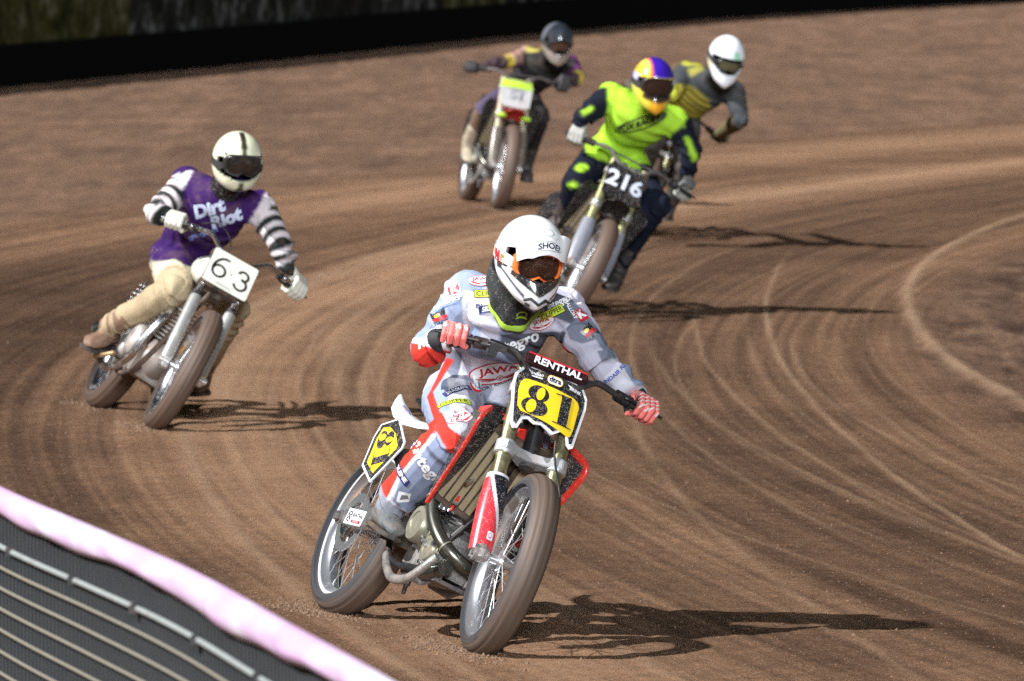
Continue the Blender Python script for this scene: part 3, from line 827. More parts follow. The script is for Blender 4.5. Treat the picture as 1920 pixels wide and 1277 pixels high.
def modern_bike(name, label, M, cfg, group="speedway track motorcycles racing round the bend"):
    B = thing(name, label, "motorcycle", M, group)
    wb, rz = cfg.get('wb', 1.38), .342
    rear = V(0, 0, rz); front = V(wb, 0, rz)
    S = Steer(front, 25, cfg.get('steer', -10)); B_ = {}
    det = cfg.get('detail', 1)
    fy = .102
    wheel(B, front, S.dir(0, 1, 0), S.dir(1, 0, 0), w=.058, tyre=cfg.get('tyre', TYRE), rim=cfg['rim'], name="front_wheel", tread=det > 1)
    wheel(B, rear, Y_, X_, w=.064, tyre=cfg.get('tyre', TYRE), rim=cfg['rim'], disc=-.078 if det > 1 else False, name="rear_wheel", rimstripe=cfg.get('rimstripe'), tread=det > 1)
    mb = MB(); mb.tube([S(0, -.125, 0), S(0, .125, 0)], .010, 12); obj("front_axle", mb, ALLOYB, B)
    # fork
    for s in (-1, 1):
        y = s * fy; t = MB()
        t.tube([S(-.03, y, .255), S(-.03, y, .46), S(-.03, y, .80)], [.0265, .0285, .0285], 24)
        F = obj("fork_leg", t, cfg['fork'], B, 40)
        mb = MB(); mb.tube([S(-.03, y, .02), S(-.03, y, .30)], .0215, 16); obj("slider", mb, CHROME, F)
        mb = MB(); mb.tube([S(-.03, y, .255), S(-.03, y, .262), S(-.03, y, .285), S(-.03, y, .29)], [.031, .032, .032, .029], 20); obj("seal_ring", mb, cfg.get('clampc', ALLOY), F, 35)
        mb = MB(); mb.tube([S(-.034, y, .075), S(-.03, y, .05), S(-.018, y, .02), S(.0, y, -.005), S(.002, y, -.022)], [.029, .032, .034, .033, .022], 16); mb.tube([S(0, y - s * .012, 0), S(0, y + s * .030, 0)], .026, 16); mb.box(S(-.05, y + s * .012, .03), (.03, .02, .05)); obj("axle_lug", mb, ALLOY, F, 35)
        if det > 1:
            mb = MB(); mb.tube([S(0, y + s * .028, 0), S(0, y + s * .036, 0)], .013, 6); mb.tube([S(.018, y + s * .02, .02), S(.018, y + s * .032, .02)], .006, 6); mb.tube([S(-.012, y + s * .02, -.022), S(-.012, y + s * .032, -.022)], .006, 6); obj("axle_bolt", mb, STEEL, F, 30)
        gm = fork_guard_mesh(S, y, .040, cfg['guard']); g = obj("fork_guard", gm, None, F)
        if det > 1:
            pl = lambda u, v, y=y, s=s: (lambda a: (S(-.03 + math.cos(a) * .044, y + s * math.sin(a) * .046, .16 + v), S.dir(math.cos(a), s * math.sin(a), 0)))(R(-18) + u * -s / .046)
            p = Print(); p.poly(WHITEI, rrect(.002, -.085, .024, .034, .005)); p.group(REDI, ring(.002, -.083, .007, .009, .0018, 14)); p.group(BLUEI, stroke([(-.004, -.094), (.009, -.094)], .002))
            p.text(WHITEI, "SHOWA", .022, -.030, -.02, rot=92, bold=.0006)
            p.build("guard_sticker", pl, F, lift=.0015)
    cm = cfg.get('clampc', ALLOY)
    mb = MB()
    for sv, th in ((.455, .036), (.70, .026)):
        poly = [(-.13, .0), (-.13, -.028), (-.115, -.05), (-.06, -.062), (-.03, -.09), (.03, -.09), (.06, -.062), (.115, -.05), (.13, -.028), (.13, .0), (.112, .012), (.085, .006), (.05, -.015), (0, -.022), (-.05, -.015), (-.085, .006), (-.112, .012)]
        mb.prism([(a, b) for a, b in poly], S(0, 0, sv), S.dir(0, -1, 0), S.dir(1, 0, 0), th)
        for s in (-1, 1):
            mb.tube([S(-.03, s * fy, sv - th * .75), S(-.03, s * fy, sv - th * .6), S(-.03, s * fy, sv + th * .6), S(-.03, s * fy, sv + th * .75)], [.036, .0385, .0385, .036], 22)
    obj("triple_clamp", mb, cm, B, 35, bevel=.003)
    mb = MB(); mb.tube([S(-.055, 0, .42), S(-.055, 0, .72)], .029, 16); obj("steering_stem", mb, STEEL, B)
    mb = MB(); mb.tube(arc_pts([S(.0, .055, .46), S(.01, .09, .36), S(.0, .105, .25)] if False else [S(.01, .03, .70), S(.03, .05, .60), S(.01, .075, .47), S(-.005, .14, .30), S(-.01, .135, .06)]), .0045, 8); obj("brake_hose", mb, BLACKM, B)
    # plate
    hw = cfg.get('plate_hw', .142)
    PO = S(.034, 0, .640); pu, pv = S.dir(0, 1, 0), S.dir(-.10, 0, 1).normalized()
    bend = lambda u, v: -.9 * u * u
    B_['plate'] = (PO, pu, pv, bend)
    cfg['plate'](B, PO, pu, pv, bend)
    # bars
    gr = handlebars(B, S, cfg.get('bars', BLACKM), RUBBER, hs=.760, span=.43, rise=.075, back=.095, levm=cfg.get('lever', BLACKM))
    B_['grips'] = gr
    if cfg.get('pad'):
        mb = MB(); mb.prism([(a, b) for a, b in rrect(0, 0, .25, .048, .014)], S(.010, 0, .812), pu, S.dir(-.25, 0, 1).normalized(), .040)
        pd = obj("bar_pad", mb, cfg['pad'], B, 40, bevel=.008)
        if cfg.get('padtext'):
            p = Print(); p.group(REDI, stroke([(-.115, .021), (.115, .021)], .008)); p.text(WHITEI, cfg['padtext'], .047, 0, -.003, bold=.0014, shear=.15, sx=.93)
            p.build("lettering", flatplace(S(.0325, 0, .812), pu, S.dir(-.25, 0, 1).normalized()), pd, 0)
    mb = MB()
    for s in (-1, 1):
        mb = MB(); mb.box(S(.005, s * .042, .765), (.034, .026, .038), S.Q.to_3x3()); obj("bar_clamp", mb, BLACKM, B, 30, bevel=.004)

    if det > 1:
        for pts in ([S(.03, -.27, .82), S(.035, -.20, .815), S(.03, -.11, .765), S(.0, -.055, .68), S(-.04, -.06, .56)], [S(.02, -.25, .81), S(.02, -.17, .80), S(-.01, -.10, .755), S(-.05, -.05, .70), S(-.11, -.04, .62)]):
            mb = MB(); mb.tube(arc_pts(pts, 8), .0042, 8); obj("cable", mb, BLACKM, B)
        mb = MB(); mb.box(S(.012, -.245, .79), (.035, .03, .05), S.Q); mb.box(S(.035, -.225, .795), (.02, .045, .022), S.Q); obj("kill_switch", mb, BLACKM, B, 30, bevel=.004)
    # frame
    head = S.fixed(-.055, 0, .60); headb = S.fixed(-.055, 0, .46)
    FR = cfg.get('frame', BLACKM)
    mb = MB()
    mb.tube([S.fixed(-.055, 0, .46), S.fixed(-.055, 0, .69)], .032, 16)
    mb.tube(arc_pts([headb + V(0, 0, .02), V(1.0, 0, .70), V(.95, 0, .50)]), .019, 12)
    for s in (-1, 1):
        mb.tube(arc_pts([V(.955, s * .01, .50), V(.93, s * .07, .36), V(.86, s * .085, .25), V(.70, s * .09, .225), V(.52, s * .09, .25), V(.44, s * .09, .36), V(.43, s * .08, .55), V(.47, s * .06, .72)]), .013, 10)
        mb.tube(arc_pts([head + V(-.02, s * .02, 0), V(.95, s * .07, .83), V(.7, s * .08, .80), V(.47, s * .07, .73), V(.40, s * .08, .50)]), .018, 10)
        mb.tube(arc_pts([V(.47, s * .06, .74), V(.25, s * .07, .80), V(.05, s * .06, .86)]), .009, 8)
    obj("frame", mb, FR, B, 60)
    # swingarm
    mb = MB()
    for s in (-1, 1):
        y = s * .105
        rows = []
        for x, z, h in ((-.055, rz, .018), (.03, rz + .004, .026), (.12, rz + .012, .038), (.26, rz + .028, .042), (.40, rz + .045, .045), (.47, rz + .05, .03)):
            rows.append([V(x, y + o, z + q * h) for o, q in ((-.014, -1), (.014, -1), (.016, -.8), (.016, .8), (.014, 1), (-.014, 1), (-.016, .8), (-.016, -.8))])
        mb.grid(rows)
    mb.box((.40, 0, rz + .045), (.07, .19, .06))
    SA = obj("swingarm", mb, ALLOYB if det > 1 else ALLOY, B, 35, bevel=.002)
    for s in (-1, 1):
        mb = MB(); mb.tube([V(-.02, s * .12, rz), V(-.02, s * .142, rz)], .019, 6); mb.tube([V(-.02, s * .12, rz), V(-.02, s * .126, rz)], .028, 20); mb.tube([V(-.055, s * .105, rz), V(-.09, s * .105, rz)], .006, 8); mb.tube([V(-.085, s * .105, rz), V(-.092, s * .105, rz)], .011, 6); obj("chain_adjuster", mb, STEEL, SA, 30)
    if det > 1:
        p = Print(); p.poly(WHITEI, rrect(0, 0, .17, .062, .006)); p.group(CLEANK, ring(-.055, 0, .020, .020, .006, 8) + stroke([(-.070, -.014), (-.040, .014)], .007) + stroke([(-.070, .014), (-.040, -.014)], .007))
        p.text(CLEANK, "RENTHAL", .024, .024, .006, bold=.0006); p.poly(REDI, rrect(.024, -.017, .09, .012, .002)); p.text(WHITEI, "SPROCKETS", .010, .024, -.017)
        p.build("swingarm_sticker", flatplace((.125, -.1212, rz + .012), X_, V(.1, 0, 1).normalized()), SA, 0)
    # chain guard, chain, shock
    mb = MB(); mb.tube(arc_pts([V(-.0, .095, rz + .09), V(.2, .095, rz + .09), V(.45, .095, rz + .09)]), .009, 8, flat=.7); mb.tube(arc_pts([V(-.0, .095, rz - .09), V(.2, .095, rz - .07), V(.45, .095, rz - .01)]), .009, 8, flat=.7); obj("chain", mb, STEEL, B)
    mb = MB(); mb.lathe([(.09, .088), (.094, .088), (.094, .094), (.06, .094)], rear, Y_, 40); obj("sprocket", mb, ALLOYB, B)
    mb = MB()
    for k in range(70):
        pass
    mb.tube([V(.40 + .035 * 0 + .08 * k / 60 + .045 * math.cos(k * .72), .045 * math.sin(k * .72), .42 + .30 * k / 60) for k in range(61)], .006, 6); obj("shock_spring", mb, cfg.get('spring', STEEL), B, 60)
    # engine
    mb = MB()
    mb.ell((.78, 0, .335), (.165, .10, .11)); mb.box((.80, 0, .31), (.28, .19, .15)); mb.box((.64, 0, .36), (.22, .18, .13)); mb.tube([V(.86, -.08, .33), V(.86, .09, .33)], .085, 20)
    E = obj("engine", mb, ALLOY, B, 35, bevel=.006)
    for y0, y1, x, z, r in ((-.09, -.152, .765, .383, .074), (-.08, -.115, .875, .31, .055), (.09, .138, .79, .335, .072), (.09, .12, .66, .36, .04)):
        s = -1 if y0 < 0 else 1; h = abs(y1 - y0)
        mb = MB(); mb.lathe([(r * 1.06, 0), (r * 1.08, h * .15), (r * 1.08, h * .35), (r * .98, h * .45), (r * .97, h * .8), (r * .88, h), (r * .60, h * 1.03), (r * .56, h * .95), (0, h * .95)], (x, y0, z), V(0, s, 0), 36); c = obj("engine_cover", mb, cfg.get('cover', ALLOY), E, 35)
        mb = MB()
        for k in range(7):
            a = 2 * math.pi * k / 7 + .3; mb.tube([V(x + r * 1.10 * math.cos(a), y0 + s * h * .1, z + r * 1.10 * math.sin(a)), V(x + r * 1.10 * math.cos(a), y0 + s * h * .55, z + r * 1.10 * math.sin(a))], .0065, 6)
        struct(obj("cover_bolts", mb, STEEL, E, 30), "stuff")
    mb = MB(); up = V(.30, 0, .954)
    for k in range(9):
        c = V(.775, 0, .43) + up * (.014 * k); mb.box(c, (.125, .125, .006), Matrix.Rotation(-math.atan2(.3, .954) * -1, 3, 'Y'))
    mb.tube([V(.775, 0, .40), V(.775, 0, .40) + up * .15], .05, 20); obj("cylinder", mb, ALLOY, E, 30)
    mb = MB(); Mr = Matrix.Rotation(math.atan2(.3, .954), 3, 'Y'); mb.box(V(.825, 0, .595), (.14, .15, .085), Mr); mb.box(V(.84, 0, .645), (.11, .13, .03), Mr); mb.tube([V(.87, -.08, .60), V(.87, .08, .60)], .022, 14); obj("cylinder_head", mb, ALLOY, E, 35, bevel=.006)
    if det > 1:
        mb = MB(); rr_ = random.Random(5)
        for k in range(14):
            c = V(.84 + rr_.uniform(-.08, .14), -.095 - rr_.uniform(0, .03), .30 + rr_.uniform(-.06, .22)); mb.tube([c, c + V(0, -.02, 0)], rr_.uniform(.006, .012), 6)
        for pts in ([(.84, -.09, .56), (.86, -.12, .48), (.80, -.125, .42), (.74, -.12, .41)], [(.60, -.11, .45), (.66, -.125, .50), (.76, -.10, .52)], [(.9, -.07, .28), (.86, -.12, .32), (.78, -.13, .36)], [(.88, -.04, .62), (.97, -.09, .60), (1.0, -.13, .57)]):
            mb.tube(arc_pts(pts), .008, 8)
        struct(obj("engine_fittings", mb, CHROME, E, 30), "stuff")
        mb = MB(); mb.tube(arc_pts([(.90, -.06, .60), (.93, -.10, .53), (.95, -.12, .46)]), .006, 8); obj("plug_lead", mb, REDP, E)
    mb = MB(); mb.tube([V(.98, -.06, .245), V(.84, -.06, .205), V(.62, -.06, .23)], .03, 12, flat=.3); mb.tube([V(.98, .06, .245), V(.84, .06, .205), V(.62, .06, .23)], .03, 12, flat=.3); mb.box((.83, 0, .212), (.30, .15, .014)); obj("skid_plate", mb, STEEL, B, 40)
    # exhaust: out of the head on the right, down in front of the covers and forward under the frame, then back
    pm = cfg.get('pipe', PIPE)
    mb = MB(); path = arc_pts([(.875, -.055, .585), (.85, -.110, .60), (.80, -.138, .56), (.81, -.142, .49), (.885, -.135, .41), (.965, -.11, .35), (1.01, -.065, .315), (1.02, .01, .295), (.97, .10, .30), (.82, .155, .32), (.62, .17, .40), (.42, .16, .52)], 7)
    mb.tube(path, .0265, 18); X = obj("exhaust_pipe", mb, pm, B, 60)
    for k in (21, 38, 50):
        mb = MB(); p, q = path[k], path[k + 1]; d = (q - p).normalized(); mb.tube([p - d * .003, p + d * .003], .0285, 18); obj("weld_ring", mb, cfg.get('cover', ALLOY), X, 30)
    mb = MB(); mb.tube([V(.44, .165, .52), V(.38, .165, .56), V(.10, .16, .72), V(.02, .155, .76)], [.03, .05, .05, .035], 20); obj("silencer", mb, ALLOYB, X, 35)
    if det > 1:
        mb = MB(); mb.tube([V(1.02, -.075, .262), V(.93, -.075, .235), V(.84, -.07, .225)], .030, 16); mb.lathe([(.031, 0), (.031, .004), (.02, .006), (0, .006)], (1.02, -.075, .262), (.95, 0, .3), 20); obj("resonance_chamber", mb, pm, X, 35)
    # footpegs, brake pedal, looped guard bar low on the right
    for s in (-1, 1):
        mb = MB(); mb.box((.47, s * .16, .325), (.05, .10, .018)); mb.tube([V(.47, s * .09, .325), V(.47, s * .13, .325)], .016, 8)
        for k in range(5): mb.box((.45 + .01 * k, s * .16, .338), (.004, .09, .010))
        obj("footpeg", mb, STEEL, B, 30)
    mb = MB(); mb.tube(arc_pts([V(.50, -.095, .25), V(.60, -.115, .205), V(.75, -.14, .165), V(.90, -.15, .170), V(.98, -.145, .215), V(1.03, -.125, .285)]), .018, 14, flat=.8); obj("brake_pedal", mb, ALLOY, B, 60)
    mb = MB(); mb.tube(arc_pts([V(.70, -.06, .22), V(.71, -.06, .17), V(.72, -.06, .13)]), [.012] * 4 + [.016] * 3 + [.009] * 5 + [.004], 8); obj("stand_lug", mb, STEEL, B)
    # radiators
    for s in (-1, 1):
        top, bot = V(1.055, s * .088, .78), V(.905, s * .100, .49)
        d = (bot - top); dn = d.normalized(); nrm = V(-dn.z, 0, dn.x) * -1
        nrm = V(.885, s * .34, -.44).normalized(); nrm = (nrm - dn * nrm.dot(dn)).normalized(); sd = dn.cross(nrm)
        Mx = Matrix((sd, dn, nrm)).transposed()
        c = (top + bot) / 2
        mb = MB(); mb.box(c - nrm * .012, (.150, d.length, .024), Mx); mb.box(top - dn * .008 - nrm * .01, (.156, .028, .034), Mx); mb.box(bot + dn * .008 - nrm * .01, (.156, .028, .034), Mx)
        Ra = obj("radiator", mb, mat("radiator_core", (.05, .042, .03), .7, .3, dirt=.6), B, 30, bevel=.003)
        for k in range(-2, 3):
            mb = MB(); Mk = Mx @ Matrix.Rotation(R(32 * 1), 3, 'Y'); mb.box(c + sd * (.030 * k) + nrm * .012, (.024, d.length * .97, .006), Mk); obj("radiator_slat", mb, cfg.get('slat', mat("dusty_slat", (.36, .29, .18), .6, .2, dirt=.35)), Ra, 30, bevel=.001)
        # shroud
        sc_ = cfg['shroud']; o = s
        prof = [(1.11, .80), (1.075, .71), (1.015, .62), (.955, .54), (.90, .46), (.865, .51), (.84, .62), (.80, .72), (.72, .79), (.86, .84), (1.02, .845)]
        mb = MB(); th = .006
        def yb(x, z): return s * (.178 + .10 * max(0, (x - .80)) * 1.6 - .9 * max(0, z - .80))
        k = len(prof); a = [V(x, yb(x, z), z) for x, z in prof]; b_ = [V(x, yb(x, z) - s * th, z) for x, z in prof]
        ca_ = V(.93, yb(.93, .72) + s * .006, .72); mb.add(a + [ca_], [(j, (j + 1) % k, k) for j in range(k)]); mb.add(b_ + [ca_ - V(0, s * th, 0)], [(j, (j + 1) % k, k) for j in range(k)]); mb.add(a + b_, [(j, k + j, k + (j + 1) % k, (j + 1) % k) for j in range(k)])
        Sh = obj("radiator_shroud", mb, sc_[0], B, 60)
        edge = [(.90, .845), (1.02, .85), (1.112, .802), (1.077, .71), (1.017, .62), (.957, .54), (.90, .458)]
        mb = MB(); mb.tube(arc_pts([V(x, yb(x, z) + s * .001, z) for x, z in edge]), .0150, 10, flat=.55); obj("shroud_edge", mb, sc_[1], Sh, 60)
        mb = MB(); rws = []
        for q, (x, z) in enumerate(edge[1:]):
            t = q / 5; y0 = yb(x, z) + s * .0; wd = .012 + .085 * (1 - t) ** .8 * (1 if q else .7)
            rws.append([V(x + .001, y0 - s * .003, z), V(x - .012, y0 - s * wd * .5, z + .004), V(x - .028, y0 - s * wd, z + .006)])
        mb.grid(rws, close=False); obj("shroud_print", mb, sc_[2], Sh, 60)
    # tank, seat, rear fender, side plates
    mb = MB(); rows = []
    for x, z0, z1, w in ((1.05, .77, .84, .06), (1.0, .76, .865, .09), (.90, .76, .88, .10), (.78, .77, .89, .09), (.66, .78, .88, .08)):
        rows.append([V(x, w * math.cos(a) * (1 if math.sin(a) < .3 else .86), (z0 + z1) / 2 + (z1 - z0) / 2 * math.sin(a)) for a in [2 * math.pi * k / 20 for k in range(20)]])
    mb.grid(rows); obj("tank", mb, cfg['tank'], B, 60)
    mb = MB(); rows = []
    for x, z, w, h in ((.82, .905, .05, .03), (.76, .91, .07, .05), (.6, .90, .08, .06), (.40, .895, .09, .06), (.2, .89, .08, .06), (.06, .88, .06, .045), (.02, .875, .045, .03)):
        rows.append([V(x, w * math.cos(a), z - h * .5 + h * .5 * math.copysign(abs(math.sin(a)) ** .6, math.sin(a))) for a in [2 * math.pi * k / 20 for k in range(20)]])
    mb.grid(rows); obj("seat", mb, BLACKP, B, 60)
    mb = MB(); rows = []
    for x, z, w in ((.40, .80, .07), (.2, .79, .07), (.02, .795, .065), (-.12, .82, .055), (-.22, .855, .038), (-.28, .885, .014)):
        rows.append([V(x, w * q, z - .035 * abs(q) ** 2.5) for q in np.linspace(-1, 1, 13)] + [V(x, w * q, z - .006 - .035 * abs(q) ** 2.5) for q in np.linspace(1, -1, 13)])
    mb.grid(rows); RF = obj("rear_fender", mb, cfg['fender'], B, 50)
    if det > 1:
        for k, (t, y) in enumerate((("KAWASAKI", .05),)):
            p = Print(); p.group(BLUEI, stroke([(-.03, 0), (.05, .004)], .006)); p.group(REDI, stroke([(-.02, -.01), (.04, -.006)], .005)); p.build("fender_print", flatplace((-.10, -.030, .822), V(1, 0, -.3).normalized(), V(0, 1, .2).normalized()), RF, 0, lift=.006)
    for s in (-1, 1):
        out = [(a * .84, b * .84) for a, b in cfg['side_outline']]
        ux = X_ * (1 if s < 0 else 1); o = V(.165, s * .140, .625)
        n = V(.20, s, .10).normalized(); uz = (Z_ - n * Z_.dot(n)).normalized(); ux = uz.cross(n) if s > 0 else uz.cross(n)
        mb = MB(); pl = [(a * (-1 if s > 0 else 1), b) for a, b in out]; mb.prism(pl, o, ux, uz, .006)
        SP = obj("side_plate", mb, cfg['side'][0], B, 30)
        if s < 0 and cfg.get('side_print'): cfg['side_print'](SP, flatplace(o + n * .0032, ux, uz))
    # straps between tank and plate, electrics box
    mb = MB(); mb.box((.50, -.06, .62), (.12, .05, .14)); mb.box((.52, .05, .60), (.14, .06, .16)); obj("air_box", mb, BLACKP, B, 30, bevel=.01)
    B_['S'] = S; B_['obj'] = B
    return B_

# --- number 81
def plate81(B, o, ux, uy, bend):
    uy = uy * 1.13; o = o + uy * .012
    outl = [(-.112, .122), (.112, .122), (.143, .082), (.146, .040), (.125, -.118), (.112, -.128), (.098, -.120), (.086, -.082), (.068, -.078), (.034, -.106), (-.014, -.086), (-.040, -.092), (-.066, -.080), (-.084, -.086), (-.096, -.124), (-.112, -.128), (-.124, -.110), (-.146, .040), (-.143, .082)]
    k = .90
    mb = MB()
    # plate subdivided so that it can bow
    mb.prism(outl, o, ux, uy, .005, bend=bend)
    Pn = obj("number_plate", mb, WHITEP, B, 30)
    pr = Print()
    inn = [(-.106, .113), (.106, .113), (.134, .076), (.136, .040), (.117, -.106), (.106, -.112), (.094, -.072), (.068, -.066), (.034, -.094), (-.014, -.074), (-.040, -.080), (-.068, -.068), (-.090, -.074), (-.104, -.112), (-.116, -.104), (-.136, .040), (-.134, .076)]
    pr.poly(INK, inn)
    pr.poly(YELL, [(-.118, .052), (-.106, .066), (-.09, .068), (0, .066), (.09, .060), (.108, .052), (.117, .036), (.111, -.06), (.104, -.085), (.092, -.090), (.06, -.082), (0, -.070), (-.06, -.062), (-.098, -.058), (-.113, -.040), (-.121, .02)])
    pr.merge(fat81(.116, YELL), 0.002, -.002)
    pr.poly(WHITEI, rrect(.004, .092, .060, .031, .0150)); pr.group(YELL, stroke(rrect(.004, .092, .060, .031, .0150) + [rrect(.004, .092, .060, .031, .0150)[0]], .002))
    pr.text(CLEANK, "dtra", .028, .004, .0935, bold=.0010)
    pr.text(WHITEI, "Indian", .020, -.068, .094, rot=2, shear=.3, bold=.0003); pr.group(WHITEI, stroke([(-.092, .082), (-.045, .082)], .0042))
    pr.text(WHITEI, "BRINK", .017, .088, .086, rot=-4, shear=-.1, bold=.0005); pr.poly(WHITEI, [(.052, .098), (.075, .095), (.068, .088)])
    pr.text(INK, "% ", .011, -.098, .055); pr.group(CLEANK, stroke([(-.035, -.055), (-.030, -.049), (-.027, -.056), (-.020, -.052), (-.012, -.057), (-.004, -.054)], .0006))
    pr.build("plate_print", flatplace(o + ux.cross(uy) * .0026, ux, uy, bend), Pn, .02, lift=.0004)
def guard81(t, a):
    # a from -115 (inner) to 115 (outer)
    b = -45 + 150 * (1 - t)            # diagonal split
    if t > .965: return (.6, .6, .63)
    d = (a + 40) - (1 - t) * 150 + 60
    split = 75 - 130 * t
    if a > split - 0 and False: return (0, 0, 0)
    x = -a                              # towards the wheel
    lim = -60 + 190 * (1 - t) * .75
    if x > lim + 18: return (.012, .012, .018)
    if x > lim: return (.62, .62, .66)
    if t > .93: return (.6, .6, .63)
    return (.60, .035, .05)
def side81(SP, place):
    p = Print()
    p.poly(INK, [(-.118, .105), (-.020, .150), (.105, .060), (.112, .03), (.02, -.150), (-.095, -.09), (-.122, .04)])
    p.poly(YELL, [(-.096, .095), (-.05, .108), (.02, .085), (.080, .035), (.082, .02), (.01, -.118), (-.075, -.078), (-.100, .04)])
    p.merge(fat81(.110, YELL), -.012, .005, rot=-66, sc_=1.0)
    q = Print().merge(p, sc_=.84); q.build("side_print", place, SP, 0, lift=.0008)
CFG81 = dict(detail=2, steer=-10.5, rim=mat('polished_rim', (.66, .68, .72), .22, .86, dirt=.15), rimstripe=mat("rim_white_edge", (.75, .76, .78), .25, .2), fork=GOLD, clampc=mat("frosted_alloy", (.55, .56, .58), .4, .6, dirt=.45),
             guard=guard81, plate=plate81, pad=mat("pad_vinyl", (.03, .008, .01), .5), padtext="RENTHAL", bars=mat("bar_grey", (.10, .10, .11), .35, .7, dirt=.25),
             shroud=(INK, REDP, INK), tank=mat("red_tank", (.55, .03, .02), .3, dirt=.2), fender=WHITEP, side=(WHITEP,), side_print=side81,
             side_outline=[(-.128, .108), (-.020, .160), (.112, .066), (.120, .03), (.022, -.162), (-.102, -.10), (-.132, .04)], cover=mat("olive_cover", (.30, .29, .22), .4, .6, dirt=.35))
# ------------------------------------------------------------------ riders
def remesh(mb, name, vox, smooth=8, fac=.5):
    me = bpy.data.meshes.new(name + "_raw"); me.from_pydata(mb.v, [], mb.f)
    bm = bmesh.new(); bm.from_mesh(me); bmesh.ops.recalc_face_normals(bm, faces=bm.faces); bm.to_mesh(me); bm.free()
    o = bpy.data.objects.new("tmp", me); sc.collection.objects.link(o)
    md = o.modifiers.new("r", 'REMESH'); md.mode = 'VOXEL'; md.voxel_size = vox
    if smooth:
        ms = o.modifiers.new("s", 'SMOOTH'); ms.iterations = smooth; ms.factor = fac
    dg = bpy.context.evaluated_depsgraph_get()
    out = bpy.data.meshes.new_from_object(o.evaluated_get(dg)); out.name = name
    bpy.data.objects.remove(o); bpy.data.meshes.remove(me)
    out.shade_smooth()
    return out

def coords(me):
    a = np.empty(len(me.vertices) * 3, np.float32); me.vertices.foreach_get("co", a); return a.reshape(-1, 3).astype(np.float64)
def normals(me):
    a = np.empty(len(me.vertices) * 3, np.float32); me.vertex_normals.foreach_get("vector", a); return a.reshape(-1, 3).astype(np.float64)
def bvh_of(me):
    c = [v.co.copy() for v in me.vertices]; return BVHTree.FromPolygons(c, [tuple(p.vertices) for p in me.polygons])

def noise3(p, s, seed=0):
    """cheap 3D value noise from three 2D slices"""
    return (vnoise(p[:, 0] * s, p[:, 1] * s + p[:, 2] * s * .7, seed) + vnoise(p[:, 1] * s, p[:, 2] * s + p[:, 0] * s * .6, seed + 3) + vnoise(p[:, 2] * s, p[:, 0] * s - p[:, 1] * s * .5, seed + 5)) / 2

